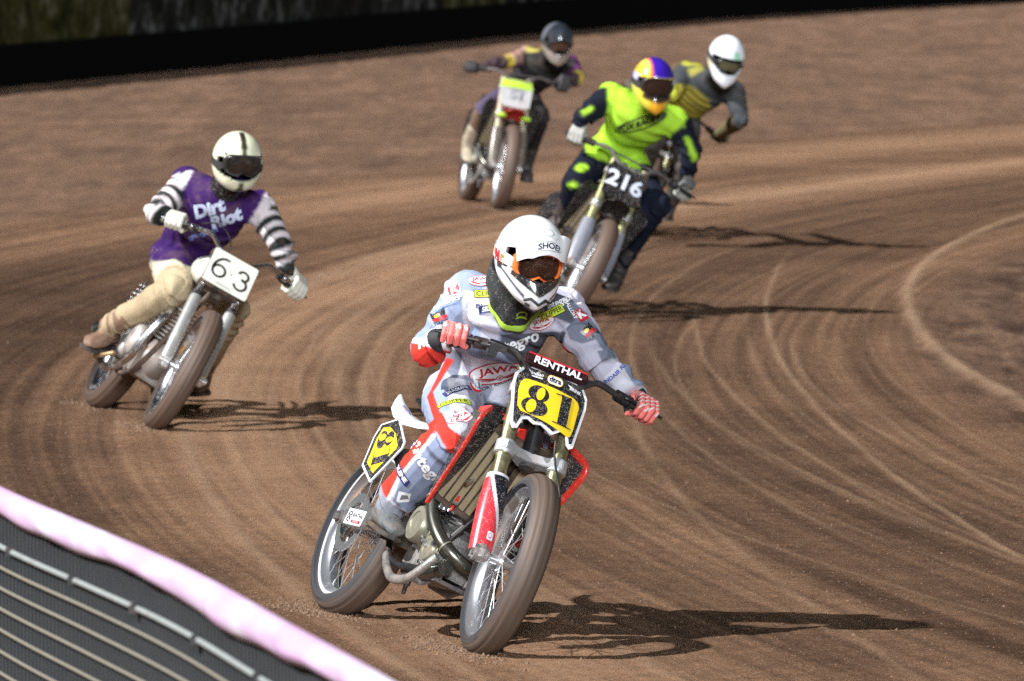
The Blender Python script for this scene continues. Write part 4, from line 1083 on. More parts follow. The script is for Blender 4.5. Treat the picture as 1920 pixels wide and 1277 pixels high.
class Body:
    """one continuous figure grown round a skeleton of joints given as world points"""
    BONES = [('torso', 'pelvis', 'neck'), ('armR1', 'shR', 'elR'), ('armR2', 'elR', 'wrR'), ('armL1', 'shL', 'elL'), ('armL2', 'elL', 'wrL'),
             ('legR1', 'hipR', 'knR'), ('legR2', 'knR', 'anR'), ('legL1', 'hipL', 'knL'), ('legL2', 'knL', 'anL'), ('head', 'neck', 'head')]
    def __init__(s, J, vox=.009, bulk=1., face=None, fold=1., seed=0, armb=1., legb=1., shin=1.):
        s.J = J = {k: Vector(v) for k, v in J.items()}
        side = (J['shL'] - J['shR']); side2 = (J['hipL'] - J['hipR'])
        up = (J['neck'] - J['pelvis']).normalized()
        sd = (side - up * side.dot(up)).normalized(); sd2 = (side2 - up * side2.dot(up)).normalized()
        s.up, s.side = up, sd; s.front = sd.cross(up).normalized() * 1.0
        mb = MB(); b = bulk
        fr = s.front
        J['waist'] = J.get('waist', J['pelvis'].lerp(J['neck'], .38) - fr * .03); J['chest'] = J.get('chest', J['pelvis'].lerp(J['neck'], .74) - fr * .01)
        rings = []
        pts = arc_pts([J['pelvis'] - up * .10, J['pelvis'], J['waist'], J['chest'], J['neck'] - up * .035, J['neck'] + up * .03], 5)
        W = [.11, .135, .15, .16, .162, .160, .156, .150, .148, .150, .156, .163, .170, .176, .178, .178, .172, .160, .140, .115, .095, .075, .063, .058, .056, .054]
        D = [.10, .118, .125, .13, .128, .124, .118, .113, .111, .113, .117, .121, .125, .127, .127, .125, .120, .112, .10, .088, .076, .066, .060, .057, .056, .054]
        for i, p in enumerate(pts):
            t = i / (len(pts) - 1); ss = sd2.lerp(sd, min(1, t * 1.3)).normalized(); u = (pts[min(i + 1, len(pts) - 1)] - pts[max(i - 1, 0)]).normalized()
            f = ss.cross(u).normalized(); w = W[i] * b; d = D[i] * b
            rings.append([p + ss * (w * math.copysign(abs(math.cos(a)) ** .85, math.cos(a))) + f * (d * math.copysign(abs(math.sin(a)) ** .9, math.sin(a))) for a in [2 * math.pi * k / 28 for k in range(28)]])
        mb.grid(rings)
        for q in 'RL':
            sg = -1 if q == 'R' else 1
            sh, el, wr = J['sh' + q], J['el' + q], J['wr' + q]; c = armb * b
            mb.capsule(J['chest'] + sd * sg * .07 + up * .03, sh, .092 * b, .074 * c)
            mb.capsule(J['neck'] - up * .03, sh + up * .012, .05 * b, .060 * c)
            mid = sh.lerp(el, .45)
            mb.capsule(sh, mid, .073 * c, .063 * c); mb.capsule(mid, el, .063 * c, .052 * c)
            m2 = el.lerp(wr, .35); mb.capsule(el, m2, .053 * c, .052 * c); mb.capsule(m2, wr, .052 * c, .036 * c)
            hp, kn, an = J['hip' + q], J['kn' + q], J['an' + q]; c = legb * b
            mb.capsule(J['pelvis'], hp, .12 * b, .105 * c)
            mid = hp.lerp(kn, .45); mb.capsule(hp, mid, .106 * c, .090 * c); mb.capsule(mid, kn, .090 * c, .071 * c)
            m2 = kn.lerp(an, .32); ca = (kn - an).normalized(); bk = (hp - kn).normalized(); bk = (bk - ca * bk.dot(ca)).normalized()
            mb.capsule(kn, m2 + bk * .008, .070 * c, .067 * c * shin); mb.capsule(m2 + bk * .008, an, .066 * c * shin, .046 * c * shin)
        mb.capsule(J['neck'] - up * .05, J['head'], .062, .062)
        # head with a face, inside the helmet
        Mh = s.Mh = face
        hc = J['head']
        mb.ell(hc + Mh @ V(-.008, 0, .022), (.092, .073, .088), Mh); mb.ell(hc + Mh @ V(.015, 0, -.05), (.070, .058, .066), Mh)
        mb.capsule(hc + Mh @ V(.085, 0, .0), hc + Mh @ V(.100, 0, -.032), .009, .013); mb.capsule(hc + Mh @ V(.075, -.022, -.068), hc + Mh @ V(.075, .022, -.068), .009, .009)
        s.me = me = remesh(mb, "body", vox, 6)
        co = coords(me); nn = normals(me)
        s.classify(co)
        # folds of the cloth, rings round the limbs near the joints and drapes elsewhere
        rad_amp = np.zeros(len(co))
        for k, (nm, a, c) in enumerate(s.BONES[:-1]):
            m = s.bone == k
            t = s.t[m] * s.len[k]; L = s.len[k]
            pn = co[m]
            ph = noise3(pn, 5, seed + k) * 5 + s.ang[m] * (1.3 if k else .6)
            near = np.exp(-(t / .10) ** 2) + np.exp(-((L - t) / .10) ** 2) if nm != 'torso' else np.full(m.sum(), .55)
            wv = np.sin(t * (2 * math.pi / .075) + ph * 1.1)
            w2 = 1 - 2 * np.abs(np.sin(t * (math.pi / .11) + ph * .9 + 1.3))
            rad_amp[m] = (.0046 * near * wv + .0032 * (.35 + near) * w2 + .0035 * noise3(pn, 11, seed + 9))
        rad_amp[s.bone == 9] = 0
        co2 = co + nn * (rad_amp * fold)[:, None]
        me.vertices.foreach_set("co", co2.astype(np.float32).ravel()); me.update()
        s.co = co2; s.nn = normals(me); s.classify(co2)
        s.col = np.full((len(co2), 3), .5)
        s.bvh = bvh_of(me)
    def classify(s, co):
        J = s.J; best = np.full(len(co), 1e9); s.bone = np.zeros(len(co), int); s.t = np.zeros(len(co)); s.len = []; s.ang = np.zeros(len(co))
        for k, (nm, a, b) in enumerate(s.BONES):
            A = np.array(J[a]); Bv = np.array(J[b]); d = Bv - A; L = np.linalg.norm(d); s.len.append(L); d = d / L
            t = np.clip((co - A) @ d / L, 0, 1); q = co - (A + np.outer(t * L, d)); dist = np.linalg.norm(q, axis=1)
            rr = {'torso': .15, 'head': .10}.get(nm, .085 if nm[:3] == 'leg' else .06)
            if nm == 'torso':     # flattened
                qq = q - np.outer(q @ np.array(s.side), np.array(s.side)) * .45; dist = np.linalg.norm(qq, axis=1) ; rr = .105
            e = dist / rr
            m = e < best; best[m] = e[m]; s.bone[m] = k; s.t[m] = t[m]
            ref = np.array(s.front); ref = ref - d * (ref @ d); ref /= np.linalg.norm(ref) + 1e-9; o = np.cross(d, ref)
            s.ang[m] = np.arctan2(q[m] @ o, q[m] @ ref)
    def B(s, *names):
        ids = [k for k, b in enumerate(s.BONES) if b[0] in names]; return np.isin(s.bone, ids)
    def paint(s, mask, c): s.col[mask] = c
    def patch(s, pts, c, bones=None, n=None, soft=0):
        """colour the cloth inside an outline given as spots of the photograph, on the side that faces n"""
        ctr = Vector(s.co[s.B(*bones)].mean(0)) if bones else s.J['chest']
        view = (ctr - V(0, 0, CAM_H)).normalized()
        n = (n.normalized() if n is not None else s.front) * .08 - view * .92; n.normalize()
        a = V(0, 0, 1); uy = (a - n * a.dot(n)).normalized(); ux = uy.cross(n)
        o = V(0, 0, CAM_H); P2 = []
        for px, py in pts:
            d = PX(px, py, 30) - o; p = o + d * ((ctr - o).dot(n) / d.dot(n)); P2.append(((p - ctr).dot(ux), (p - ctr).dot(uy)))
        q = s.co - np.array(ctr)
        u = q @ np.array(ux); v = q @ np.array(uy)
        m = in_poly(u, v, P2) & (s.nn @ np.array(n) > -.15)
        if bones: m &= s.B(*bones)
        s.col[m] = c
    def finish(s, name, matl, parent):
        o = obj(name, s.me, None, parent); s.me.materials.clear(); s.me.materials.append(matl)
        set_col(s.me, smooth_cols(s.me, s.col, 1)); return o
    def at(s, px, py):
        """the spot of the cloth that the photograph shows there: point and normal"""
        o = V(0, 0, CAM_H); d = (PX(px, py, 30) - o).normalized()
        h, n, i, k = s.bvh.ray_cast(o, d)
        return (h, n, d) if h is not None else (None, None, None)
    def logo(s, pr, px, py, rot, name, parent, step=.007, dist=.08, follow=.6):
        h, n, d = s.at(px, py)
        if h is None: return None
        n = (n.normalized() * follow + (-d) * (1 - follow)).normalized()
        # image-up turned by rot, brought into the plane of the cloth
        upv = (V(0, 0, 1) * math.cos(R(rot)) - V(1, 0, 0) * math.sin(R(rot)))
        return pr.build(name, wrap(s.bvh, h, n, upv, dist), parent, step, lift=.0026)

def gripping_hand(name, gp, gd, wrist, parent, glove, cuff=None, vox=.0036, knuck=None, side=1, scale=1.08, cuffmat=None):
    """a gloved hand closed round a bar. gp centre of the grip, gd the bar's outward direction, wrist the wrist joint"""
    a = gd.normalized(); b = (wrist - gp); b = (b - a * b.dot(a)).normalized(); up = a.cross(b)
    if up.z < 0: up = -up
    f = -b; mb = MB(); S_ = scale
    def q(x, fy, uz): return gp + a * x * S_ + f * fy * S_ + up * uz * S_
    # palm over the bar
    for x in (-.030, -.010, .010, .030):
        mb.capsule(q(x * .8, -.070, .012), q(x, -.012, .040), .017 * S_, .0155 * S_, 10)
    mb.capsule(q(-.02, -.055, .0), q(.02, -.055, .002), .022, .020, 10)
    mb.capsule(q(0, -.05, .006), wrist, .027 * S_, .031, 12, flat=1)
    for k, (x, r, ln) in enumerate(((-.034, .0105, 1.0), (-.0115, .0112, 1.08), (.0115, .0108, 1.03), (.0335, .0092, .88))):
        p0 = q(x, -.010, .042); p1 = q(x * 1.04, .030 * ln, .030); p2 = q(x * 1.04, .037 * ln, -.006); p3 = q(x * 1.02, .016, -.027)
        mb.capsule(p0, p1, r * 1.18 * S_, r * 1.1 * S_, 10); mb.capsule(p1, p2, r * 1.12 * S_, r * S_, 10); mb.capsule(p2, p3, r * S_, r * .9 * S_, 10)
    mb.capsule(q(-.035, -.045, .004), q(-.052, -.015, -.016), .0155 * S_, .0125 * S_, 10); mb.capsule(q(-.052, -.015, -.016), q(-.046, .018, -.030), .0125 * S_, .0108 * S_, 10)
    me = remesh(mb, "hand", vox, 2, .5)
    co = coords(me); col = np.tile(np.array(glove['main']), (len(co), 1))
    rel = co - np.array(gp); fz = rel @ np.array(f); uz = rel @ np.array(up); xx = rel @ np.array(a)
    if 'palm' in glove:
        col[(uz < -.012) & (fz < .02)] = glove['palm']; col[(uz < .012) & (fz < -.035)] = glove['palm']
    if 'line' in glove:
        fold = np.abs(((xx / S_ + .0455) / .0225) % 1 - .5) > .43
        col[fold & (fz > -.005)] = np.array(glove['main']) * .35
        m = (np.abs((xx * 30 + fz * 60) % 1.0 - .5) < .13) & (uz > .02); col[m] = glove['line']
    if 'cuff' in glove: col[fz < -.088 * S_] = glove['cuff']
    me.materials.append(mat("glove_cloth", (1, 1, 1), .65, 0, dirt=glove.get('dirt', .1), bump=.3, bscale=300, attr="Col")); set_col(me, col)
    H = obj(name, me, None, parent)
    if cuffmat:
        mb = MB(); d = (wrist - q(0, -.05, .006)).normalized(); mb.tube([wrist - d * .02, wrist - d * .012, wrist + d * .03, wrist + d * .038], [.036, .041, .044, .042], 22); obj("glove_cuff", mb, cuffmat, H, 40)
    return H

def boot(name, ankle, heel, toe, knee, parent, mt, sole, r=1., shaft=.12):
    """heel and toe are on the ground side of the sole"""
    ax = (toe - heel); L = ax.length; f = ax / L; up0 = (ankle - heel); u = (up0 - f * up0.dot(f)).normalized(); s_ = f.cross(u)
    mb = MB(); rows = []
    for t, w, h in ((-.03, .020, .03), (.0, .036, .062), (.12, .040, .085), (.30, .040, .088), (.48, .044, .070), (.66, .051, .056), (.82, .049, .048), (.93, .037, .038), (1.0, .018, .026)):
        c = heel + f * (L * t) + u * (h * .5 * r + .012)
        rows.append([c + s_ * (w * r * math.cos(a)) + u * (h * .52 * r * math.sin(a)) for a in [2 * math.pi * k / 20 for k in range(20)]])
    mb.grid(rows)
    kd = (knee - ankle).normalized()
    mb.capsule(heel + f * L * .16 + u * .055, ankle, .044 * r, .050 * r); mb.capsule(ankle, ankle + kd * shaft, .051 * r, .058 * r)
    me = remesh(mb, "boot", .007, 4); me.materials.append(mt)
    co = coords(me); nn = normals(me); co += nn * (.0022 * noise3(co, 30, 3) + .002 * np.sin((co @ np.array(kd)) * 190 + noise3(co, 8, 2) * 4) * (np.abs((co - np.array(ankle)) @ np.array(kd)) < .05))[:, None]
    me.vertices.foreach_set("co", co.astype(np.float32).ravel()); me.update()
    o = obj(name, me, None, parent)
    mb = MB(); out = [(-.02, -.026), (0, -.036), (.3, -.036), (.45, -.036), (.66, -.051), (.85, -.049), (.97, -.028), (1.01, 0), (.97, .03), (.85, .05), (.66, .050), (.45, .038), (.3, .038), (0, .036), (-.02, .026), (-.04, 0)]
    mb.prism([(t * L, w * r * 1.06) for t, w in out], heel + u * .004, f, s_, .018)
    obj("sole", mb, sole, o, 30, bevel=.004)
    return o

# ---- helmets: a shell with an eye port, its own local frame X to the face, Y left, Z up
def head_matrix(yaw, pitch, roll=0):
    """yaw deg to image right from facing the viewer, pitch deg downward, roll deg clockwise in the picture"""
    base = Matrix(((0, 1, 0), (-1, 0, 0), (0, 0, 1)))          # facing -Y
    return (Matrix.Rotation(R(yaw), 3, 'Z') @ Matrix.Rotation(R(roll), 3, 'Y')) @ base @ Matrix.Rotation(R(pitch), 3, 'Y')

def helmet(parent, c, Mh, colf, style='mx', mt=None, n=(150, 110), scale=1., name="helmet"):
    NU, NV = n; rings = []; dirs = []
    mx = style == 'mx'
    def rad(az, el):
        ce, se = math.cos(el), math.sin(el)
        a, b_, cc = .142, .122, (.140 if se > 0 else .150)
        r = 1 / math.sqrt((ce * math.cos(az) / a) ** 2 + (ce * math.sin(az) / b_) ** 2 + (se / cc) ** 2)
        g = math.exp(-((az) / (.80 if mx else 1.1)) ** 2) * math.exp(-((el + (.76 if mx else .70)) / .36) ** 2)
        r += (.066 if mx else .020) * g
        if mx: r += .012 * math.exp(-((abs(az) - .0) / .16) ** 2) * math.exp(-((el + .75) / .3) ** 2)
        # brow and rear lines
        r += .004 * math.exp(-((el - .42) / .12) ** 2) * (1 if abs(az) < 1.4 else 0) * math.cos(az / 1.4 * math.pi / 2)
        return r * scale
    e0, e1 = (-1.22 if mx else -1.12), math.pi / 2 * .995
    vs = []; col = []; keep = np.zeros((NV + 1, NU), bool)
    def port(az, el):
        a = abs(az); lim = 1.12
        if a > lim: return False
        top = .34 - .10 * (a / lim) ** 2; bot = (-.40 if mx else -.42) + (.30 if mx else .16) * (a / lim) ** 2.5
        return bot < el < top
    for i in range(NV + 1):
        el = e0 + (e1 - e0) * i / NV
        for j in range(NU):
            az = -math.pi + 2 * math.pi * j / NU; r = rad(az, el)
            d = V(math.cos(el) * math.cos(az), math.cos(el) * math.sin(az), math.sin(el)); p = d * r
            p.z = max(p.z, (-.178 if mx else -.155) * scale + .02 * min(1, abs(az)) * 0)
            vs.append(p); col.append(colf(az, el, d)); keep[i, j] = not port(az, el)
    th = .016 * scale
    N = len(vs); inner = [p * (1 - th / p.length) for p in vs]
    fs = []; edges = {}
    def fc(i, j): return keep[i, j] and keep[i + 1, j] and keep[i, (j + 1) % NU] and keep[i + 1, (j + 1) % NU]
    for i in range(NV):
        for j in range(NU):
            if not fc(i, j): continue
            q = (i * NU + j, i * NU + (j + 1) % NU, (i + 1) * NU + (j + 1) % NU, (i + 1) * NU + j)
            fs.append(q); fs.append(tuple(x + N for x in reversed(q)))
            for a, b_ in zip(q, q[1:] + q[:1]):
                if (b_, a) in edges: del edges[(b_, a)]
                else: edges[(a, b_)] = 1
    for a, b_ in edges: fs.append((b_, a, a + N, b_ + N))
    allv = [c + Mh @ p for p in vs + inner]
    me = bpy.data.meshes.new("helmet"); me.from_pydata(allv, [], fs)
    dark = [(.015, .015, .017)] * N
    cc = np.array(col + dark, dtype=float); me.update(calc_edges=True)
    sm = smooth_cols(me, cc, 1); cc[:N] = sm[:N]; set_col(me, cc)
    bm = bmesh.new(); bm.from_mesh(me); bmesh.ops.delete(bm, geom=[v for v in bm.verts if not v.link_faces], context='VERTS'); bm.to_mesh(me); bm.free()
    me.materials.append(mt or mat("helmet_paint", (1, 1, 1), .16, 0, coat=.6, attr="Col", dirt=.06))
    me.shade_smooth(); me.set_sharp_from_angle(angle=R(45))
    H = obj(name, me, None, parent)
    return H, rad

def hp(c, Mh, rad, az, el, off=0.):
    d = V(math.cos(el) * math.cos(az), math.cos(el) * math.sin(az), math.sin(el)); return c + Mh @ (d * (rad(az, el) + off))

def goggles(H, c, Mh, frame_mat, lens_mat, strap_mat=None, rad=None, s=1., up=-.03, strap_print=None, w=.082, h=.042, fwd=.118):
    """frame with a nose notch, curved lens, strap to the shell"""
    def outline(k, n=48):
        out = []
        for i in range(n):
            a = 2 * math.pi * i / n; x = math.copysign(abs(math.cos(a)) ** .6, math.cos(a)) * w * k; z = math.copysign(abs(math.sin(a)) ** .75, math.sin(a)) * h * (1 if k == 1 else (k - .03 * 0))
            if math.sin(a) < 0: z += .017 * math.exp(-(x / .018) ** 2) * abs(math.sin(a))
            out.append((x * s, z * s))
        return out
    def pt(x, z, off): return c + Mh @ V((fwd + off - 3.9 * x * x - (.8 * z * z)) * 1.0 - .0, x, up + z)
    mb = MB(); rings = []
    for k, off in ((1.0, -.03), (1.03, -.004), (1.0, .006), (.93, .009), (.85, .004), (.83, -.004)):
        rings.append([pt(x, z, off) for x, z in outline(k)])
    mb.grid(rings, capa=False, capb=False); G = obj("goggles", mb, frame_mat, H, 60)
    mb = MB(); mid = [pt(x, z, -.001) for x, z in outline(.87)]; m2 = [pt(x * .6, z * .6, .003) for x, z in outline(.87)]; m3 = [pt(x * .2, z * .2, .004) for x, z in outline(.87)]
    mb.grid([mid, m2, m3], capa=False); obj("lens", mb, lens_mat, G, 180)
    if strap_mat and rad:
        for sg in (-1, 1):
            mb = MB(); rows = []
            for i in range(22):
                t = i / 21; az = sg * (.72 + t * 1.7); el = -.10 + .10 * t; 
                def P_(e, o_): 
                    p = hp(c, Mh, rad, az, e, o_)
                    return p
                if t < .12:
                    q0 = pt(sg * w * s * .95, .012, -.012); q1 = pt(sg * w * s * .95, -.014, -.012)
                    f = t / .12
                    rows.append([q0.lerp(P_(el + .16, .004), f), q1.lerp(P_(el - .14, .004), f)])
                else: rows.append([P_(el + .16, .004), P_(el - .14, .004)])
            rows = [[r[0], r[0].lerp(r[1], .5), r[1]] for r in rows]
            mb.grid(rows, close=False); St = obj("goggle_strap", mb, strap_mat, G, 180)
            if strap_print and sg < 0:
                strap_print(St, lambda u, v: (lambda az, el: (hp(c, Mh, rad, az, el, .0045), (hp(c, Mh, rad, az, el, .02) - hp(c, Mh, rad, az, el, 0)).normalized()))(-(1.22 - u / .135), -.09 + v / .14))
    return G

def peak(H, c, Mh, mt, ln=.105, drop=.15, prt=None, el0=.50):
    rows = []; N = 26
    for j in range(9):
        t = j / 8; row = []
        for i in range(N + 1):
            a = -1.25 + 2.5 * i / N
            w = .118 * (1 - .16 * t) ; x0 = .060 + .055 * t * 0
            y = w * math.sin(a); xx = .055 + (.072 + ln * t) * math.cos(a) ** .55 if math.cos(a) > 0 else .055
            z = .122 - drop * .36 * t * t - .030 * t - .055 * (1 - math.cos(a)) * (1 + .25 * t) + .010 * math.exp(-(y / .022) ** 2) * (1 - t * .6) - .006 * math.exp(-((abs(y) - .055) / .012) ** 2)
            row.append(c + Mh @ V(xx, y, z))
        rows.append(row)
    mb = MB(); up = Mh @ V(0, 0, 1)
    mb.grid(rows, close=False); n0 = len(mb.v)
    low = [[p - up * .006 for p in r] for r in rows]; mb.grid(low, close=False)
    k = N + 1; tot = 9 * k
    bd = [(j * k, (j + 1) * k) for j in range(8)] + [(j * k + N, (j + 1) * k + N) for j in range(8)] + [(i, i + 1) for i in range(N)] + [(8 * k + i, 8 * k + i + 1) for i in range(N)]
    for a, b_ in bd: mb.f.append((a, b_, b_ + tot, a + tot)); mb.m.append(0)
    P_ = obj("peak", mb, mt, H, 50)
    return P_, rows
# ------------------------------------------------------------------ rider 81 and his machine
M81 = bike_matrix((-.678, 26.02, 0), 22.5, 26.5)
b81 = modern_bike("motorcycle", "red and white motorcycle with yellow number 81 plate, nearest of the five", M81, CFG81)

def world_grip(b, M, q):
    gp, gd = b['grips'][q]; return M @ gp, (M.to_3x3() @ gd).normalized()
def glove_for(name, b, M, q, wrist, parent, glove, **k):
    gp, gd = world_grip(b, M, q)
    return gripping_hand(name, gp, gd, Vector(wrist), parent, glove, **k)

CLOTH = cloth_mat("race_suit_cloth", .10, .3)
CLOTHD = cloth_mat("dusty_cloth", .30, .3)
def person(name, label, J, group="riders racing round the bend"):
    return thing(name, label, "person", None, group)

def rel(o, M):   # body parts are built in world space under an empty that stands at the pelvis
    return o

def rider81():
    P_ = thing("person", "rider in pale grey and red race suit and white peaked helmet, nearest of the five", "person", None, "riders racing round the bend")
    gR, dR = world_grip(b81, M81, 'R'); gL, dL = world_grip(b81, M81, 'L')
    hc = PX(994, 478, 25.22)
    Mh = head_matrix(20, 11, 8)
    wrR = gR + V(-.045, .085, -.018); wrL = gL + V(-.022, .085, .045)
    J = dict(pelvis=PX(886, 742, 25.72), neck=PX(966, 546, 25.42), head=PX(985, 500, 25.34), shR=PX(880, 550, 25.5), shL=PX(1052, 582, 25.55), elR=PX(801, 655, 25.42), elL=PX(1119, 672, 25.42),
             wrR=wrR, wrL=wrL, hipR=PX(852, 746, 25.62), hipL=PX(935, 780, 25.72), knR=PX(852, 822, 25.26), anR=PX(732, 948, 25.50), knL=PX(1000, 850, 25.45), anL=PX(930, 985, 25.72))
    b = Body(J, vox=.0037, bulk=1.0, face=Mh, armb=1.2, legb=1.14, seed=4, fold=1.5, shin=1.28)
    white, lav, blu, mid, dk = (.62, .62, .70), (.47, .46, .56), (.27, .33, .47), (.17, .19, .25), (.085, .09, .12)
    red = (.60, .045, .03)
    b.paint(np.ones(len(b.co), bool), lav)
    b.paint(b.B('armR1'), blu); b.paint(b.B('armR2'), blu)
    T = lambda nm, lo, hi: b.B(nm) & (b.t >= lo) & (b.t < hi)
    b.paint(T('armR2', .45, 1.1), white)
    b.patch([(770, 640), (850, 655), (850, 690), (770, 690)], red, ['armR1', 'armR2'])
    b.patch([(770, 630), (850, 648), (850, 656), (770, 641)], white, ['armR1', 'armR2'])
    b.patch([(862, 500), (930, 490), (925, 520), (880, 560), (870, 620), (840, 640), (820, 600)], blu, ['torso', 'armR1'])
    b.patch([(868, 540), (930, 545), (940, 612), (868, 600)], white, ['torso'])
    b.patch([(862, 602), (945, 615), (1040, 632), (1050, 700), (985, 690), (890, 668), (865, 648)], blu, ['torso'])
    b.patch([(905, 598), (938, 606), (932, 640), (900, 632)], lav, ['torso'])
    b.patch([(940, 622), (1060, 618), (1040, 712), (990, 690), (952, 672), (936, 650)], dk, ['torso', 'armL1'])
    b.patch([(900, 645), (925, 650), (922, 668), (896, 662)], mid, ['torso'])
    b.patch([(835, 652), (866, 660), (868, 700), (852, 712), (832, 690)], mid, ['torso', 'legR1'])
    b.patch([(868, 664), (1000, 690), (985, 770), (880, 740), (858, 712)], white, ['torso', 'legR1', 'legL1'])
    b.patch([(868, 672), (884, 676), (880, 712), (866, 708)], lav, ['torso'])
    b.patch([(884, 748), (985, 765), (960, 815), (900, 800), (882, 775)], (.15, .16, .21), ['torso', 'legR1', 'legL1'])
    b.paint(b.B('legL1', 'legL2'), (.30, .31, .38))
    # left shoulder and sleeve
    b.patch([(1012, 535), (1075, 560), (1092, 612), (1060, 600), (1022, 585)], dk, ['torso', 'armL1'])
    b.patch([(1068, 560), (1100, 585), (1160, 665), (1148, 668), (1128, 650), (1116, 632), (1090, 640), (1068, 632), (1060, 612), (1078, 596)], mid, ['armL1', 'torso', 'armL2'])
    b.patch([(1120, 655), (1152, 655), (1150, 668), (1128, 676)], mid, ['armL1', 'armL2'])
    b.paint(T('armL2', .25, 1.1), white)
    b.patch([(1148, 655), (1165, 665), (1215, 725), (1190, 722)], blu, ['armL2'])
    b.patch([(1050, 640), (1100, 690), (1160, 735), (1180, 760), (1100, 720), (1040, 665)], red, ['armL1', 'armL2'])
    b.patch([(1078, 655), (1110, 690), (1150, 722), (1140, 725), (1085, 690)], lav, ['armL1', 'armL2'])
    # right leg
    b.paint(b.B('legR1'), blu)
    b.patch([(838, 700), (905, 712), (905, 820), (850, 790), (842, 750)], white, ['legR1'])
    b.patch([(868, 700), (925, 730), (900, 780), (885, 760)], (.28, .30, .38), ['legR1', 'torso'])
    b.patch([(838, 672), (852, 676), (812, 735), (826, 768), (842, 796), (822, 800), (800, 745)], red, ['legR1', 'torso', 'legR2'])
    b.patch([(826, 768), (850, 770), (882, 800), (880, 828), (868, 822), (842, 796)], white, ['legR1', 'legR2'])
    b.paint(b.B('legR2'), white)
    b.patch([(798, 800), (828, 768), (842, 796), (872, 817), (880, 835), (850, 862), (842, 845), (820, 806)], red, ['legR1', 'legR2'])
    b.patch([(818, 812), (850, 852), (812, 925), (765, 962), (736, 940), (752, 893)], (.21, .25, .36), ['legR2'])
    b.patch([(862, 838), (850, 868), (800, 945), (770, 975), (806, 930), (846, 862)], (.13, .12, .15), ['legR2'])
    b.patch([(802, 798), (818, 808), (785, 850), (745, 905), (720, 958), (690, 945), (705, 905)], red, ['legR2'])
    b.patch([(812, 808), (818, 812), (752, 893), (728, 945), (722, 942), (745, 893)], white, ['legR2'])
    b.paint(T('legR2', .86, 1.1), (.27, .28, .33))
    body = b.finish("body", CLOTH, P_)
    # print on the suit
    LG = lambda pr, x, y, r, nm, **k: b.logo(pr, x, y, r, nm, body, **k)
    LG(logo_oval(.222), 936, 699, 10, "jersey_logo")
    LG(Print().text(WHITEI, "integro", .064, bold=.0018), 966, 644, 20, "jersey_lettering")
    LG(Print().text(CLEANK, "JRM FACTORY RACING", .0185, bold=.0003, sx=1.1), 912, 727, 18, "jersey_lettering")
    LG(logo_oval(.10), 903, 526, 4, "sewn_patch"); LG(logo_box("CLIPPER", .115, .032, LIME, CLEANK, .0003, border=CLEANK), 918, 550, 3, "sewn_patch")
    LG(logo_box("SILKOLENE", .125, .028, NAVY, WHITEI, .0008, .2), 930, 577, 7, "sewn_patch")
    LG(Print().text(NAVY, "PJ1", .022, bold=.0006), 899, 574, 5, "sewn_patch")
    kp = Print().poly(REDI, rrect(0, .004, .044, .040, .003)).text(WHITEI, "K", .044, .002, .004, bold=.0022).text(REDI, "RINGS", .012, 0, -.024, bold=.0003)
    LG(Print().poly(WHITEI, rrect(0, 0, .050, .066, .003)).merge(kp), 851, 545, 14, "sleeve_print")
    LG(Print().text(WHITEI, "MAXIMO", .028, bold=.0003).group(BLUEI, stroke([(-.05, -.018), (.04, -.018)], .003)), 836, 567, 22, "sleeve_print")
    def devil():
        p = Print(); p.poly(INK, [(-.026, -.004), (-.030, .022), (-.018, .012), (-.006, .016), (.008, .012), (.022, .024), (.022, 0), (.012, -.010), (-.018, -.010)])
        p.poly(YELL, ellipse(-.008, .002, .010, .006)); p.poly(REDI, [(-.026, -.008), (0, -.003), (.028, -.008), (.022, -.018), (-.02, -.018)]); p.text(INK, "TENOR", .014, 0, -.026, bold=.0005); return p
    LG(Print().merge(devil(), sc_=1.15), 824, 592, 20, "sleeve_print"); LG(Print().merge(devil(), sc_=1.1), 1104, 618, 40, "sleeve_print")
    LG(Print().text(WHITEI, "Talon", .044, bold=.0016, shear=.2), 806, 634, 15, "sleeve_print")
    LG(Print().text(WHITEI, "integro", .036, bold=.0009), 1046, 567, 24, "jersey_lettering")
    LG(Print().text(WHITEI, "MALLORY", .020, bold=.0006), 1070, 580, -62, "jersey_lettering")
    LG(logo_box("CLIPPER", .105, .034, LIME, CLEANK, .0003, border=CLEANK), 1036, 586, 24, "sewn_patch"); LG(logo_oval(.105), 1014, 606, 14, "sewn_patch")
    LG(Print().poly(REDI, rrect(0, 0, .040, .050, .002)).text(WHITEI, "K", .044, 0, .002, bold=.0022), 1090, 590, 30, "sleeve_print")
    LG(logo_oval(.13), 1174, 679, 52, "sleeve_print"); LG(Print().text(BLUEI, "MALINDAIR RSK", .022, bold=.0005), 1148, 707, 38, "sleeve_print")
    LG(Print().group(NAVY, [rrect(0, 0, .12, .026, .003)]).text(WHITEI, "SILKOLENE", .019, bold=.0005), 858, 730, 24, "trouser_print")
    LG(logo_box("CLIPPER", .128, .030, LIME, CLEANK, .0004, border=CLEANK), 851, 752, 13, "trouser_print")
    LG(logo_oval(.115), 862, 784, 22, "trouser_print")
    LG(Print().text(WHITEI, "integro", .068, bold=.0018), 803, 882, -52, "trouser_print")
    LG(Print().group(WHITEI, [[(-.03, 0), (0, .035), (.03, 0), (0, -.035)]]).poly(mat("print_grey", (.2, .18, .2), .6), [(-.012, .0), (0, .018), (.018, .01), (.0, -.02)]), 757, 932, -50, "trouser_print")
    LG(logo_box("SILKOLENE", .165, .030, NAVY, WHITEI, .0009, .15), 746, 876, -56, "trouser_print", follow=.35)
    LG(Print().poly(WHITEI, rrect(0, 0, .04, .046, .002)).text(BLUEI, "DRM", .012, 0, .010, bold=.0004).text(BLUEI, "HONDA", .012, 0, -.006, bold=.0004), 776, 832, -55, "trouser_print")
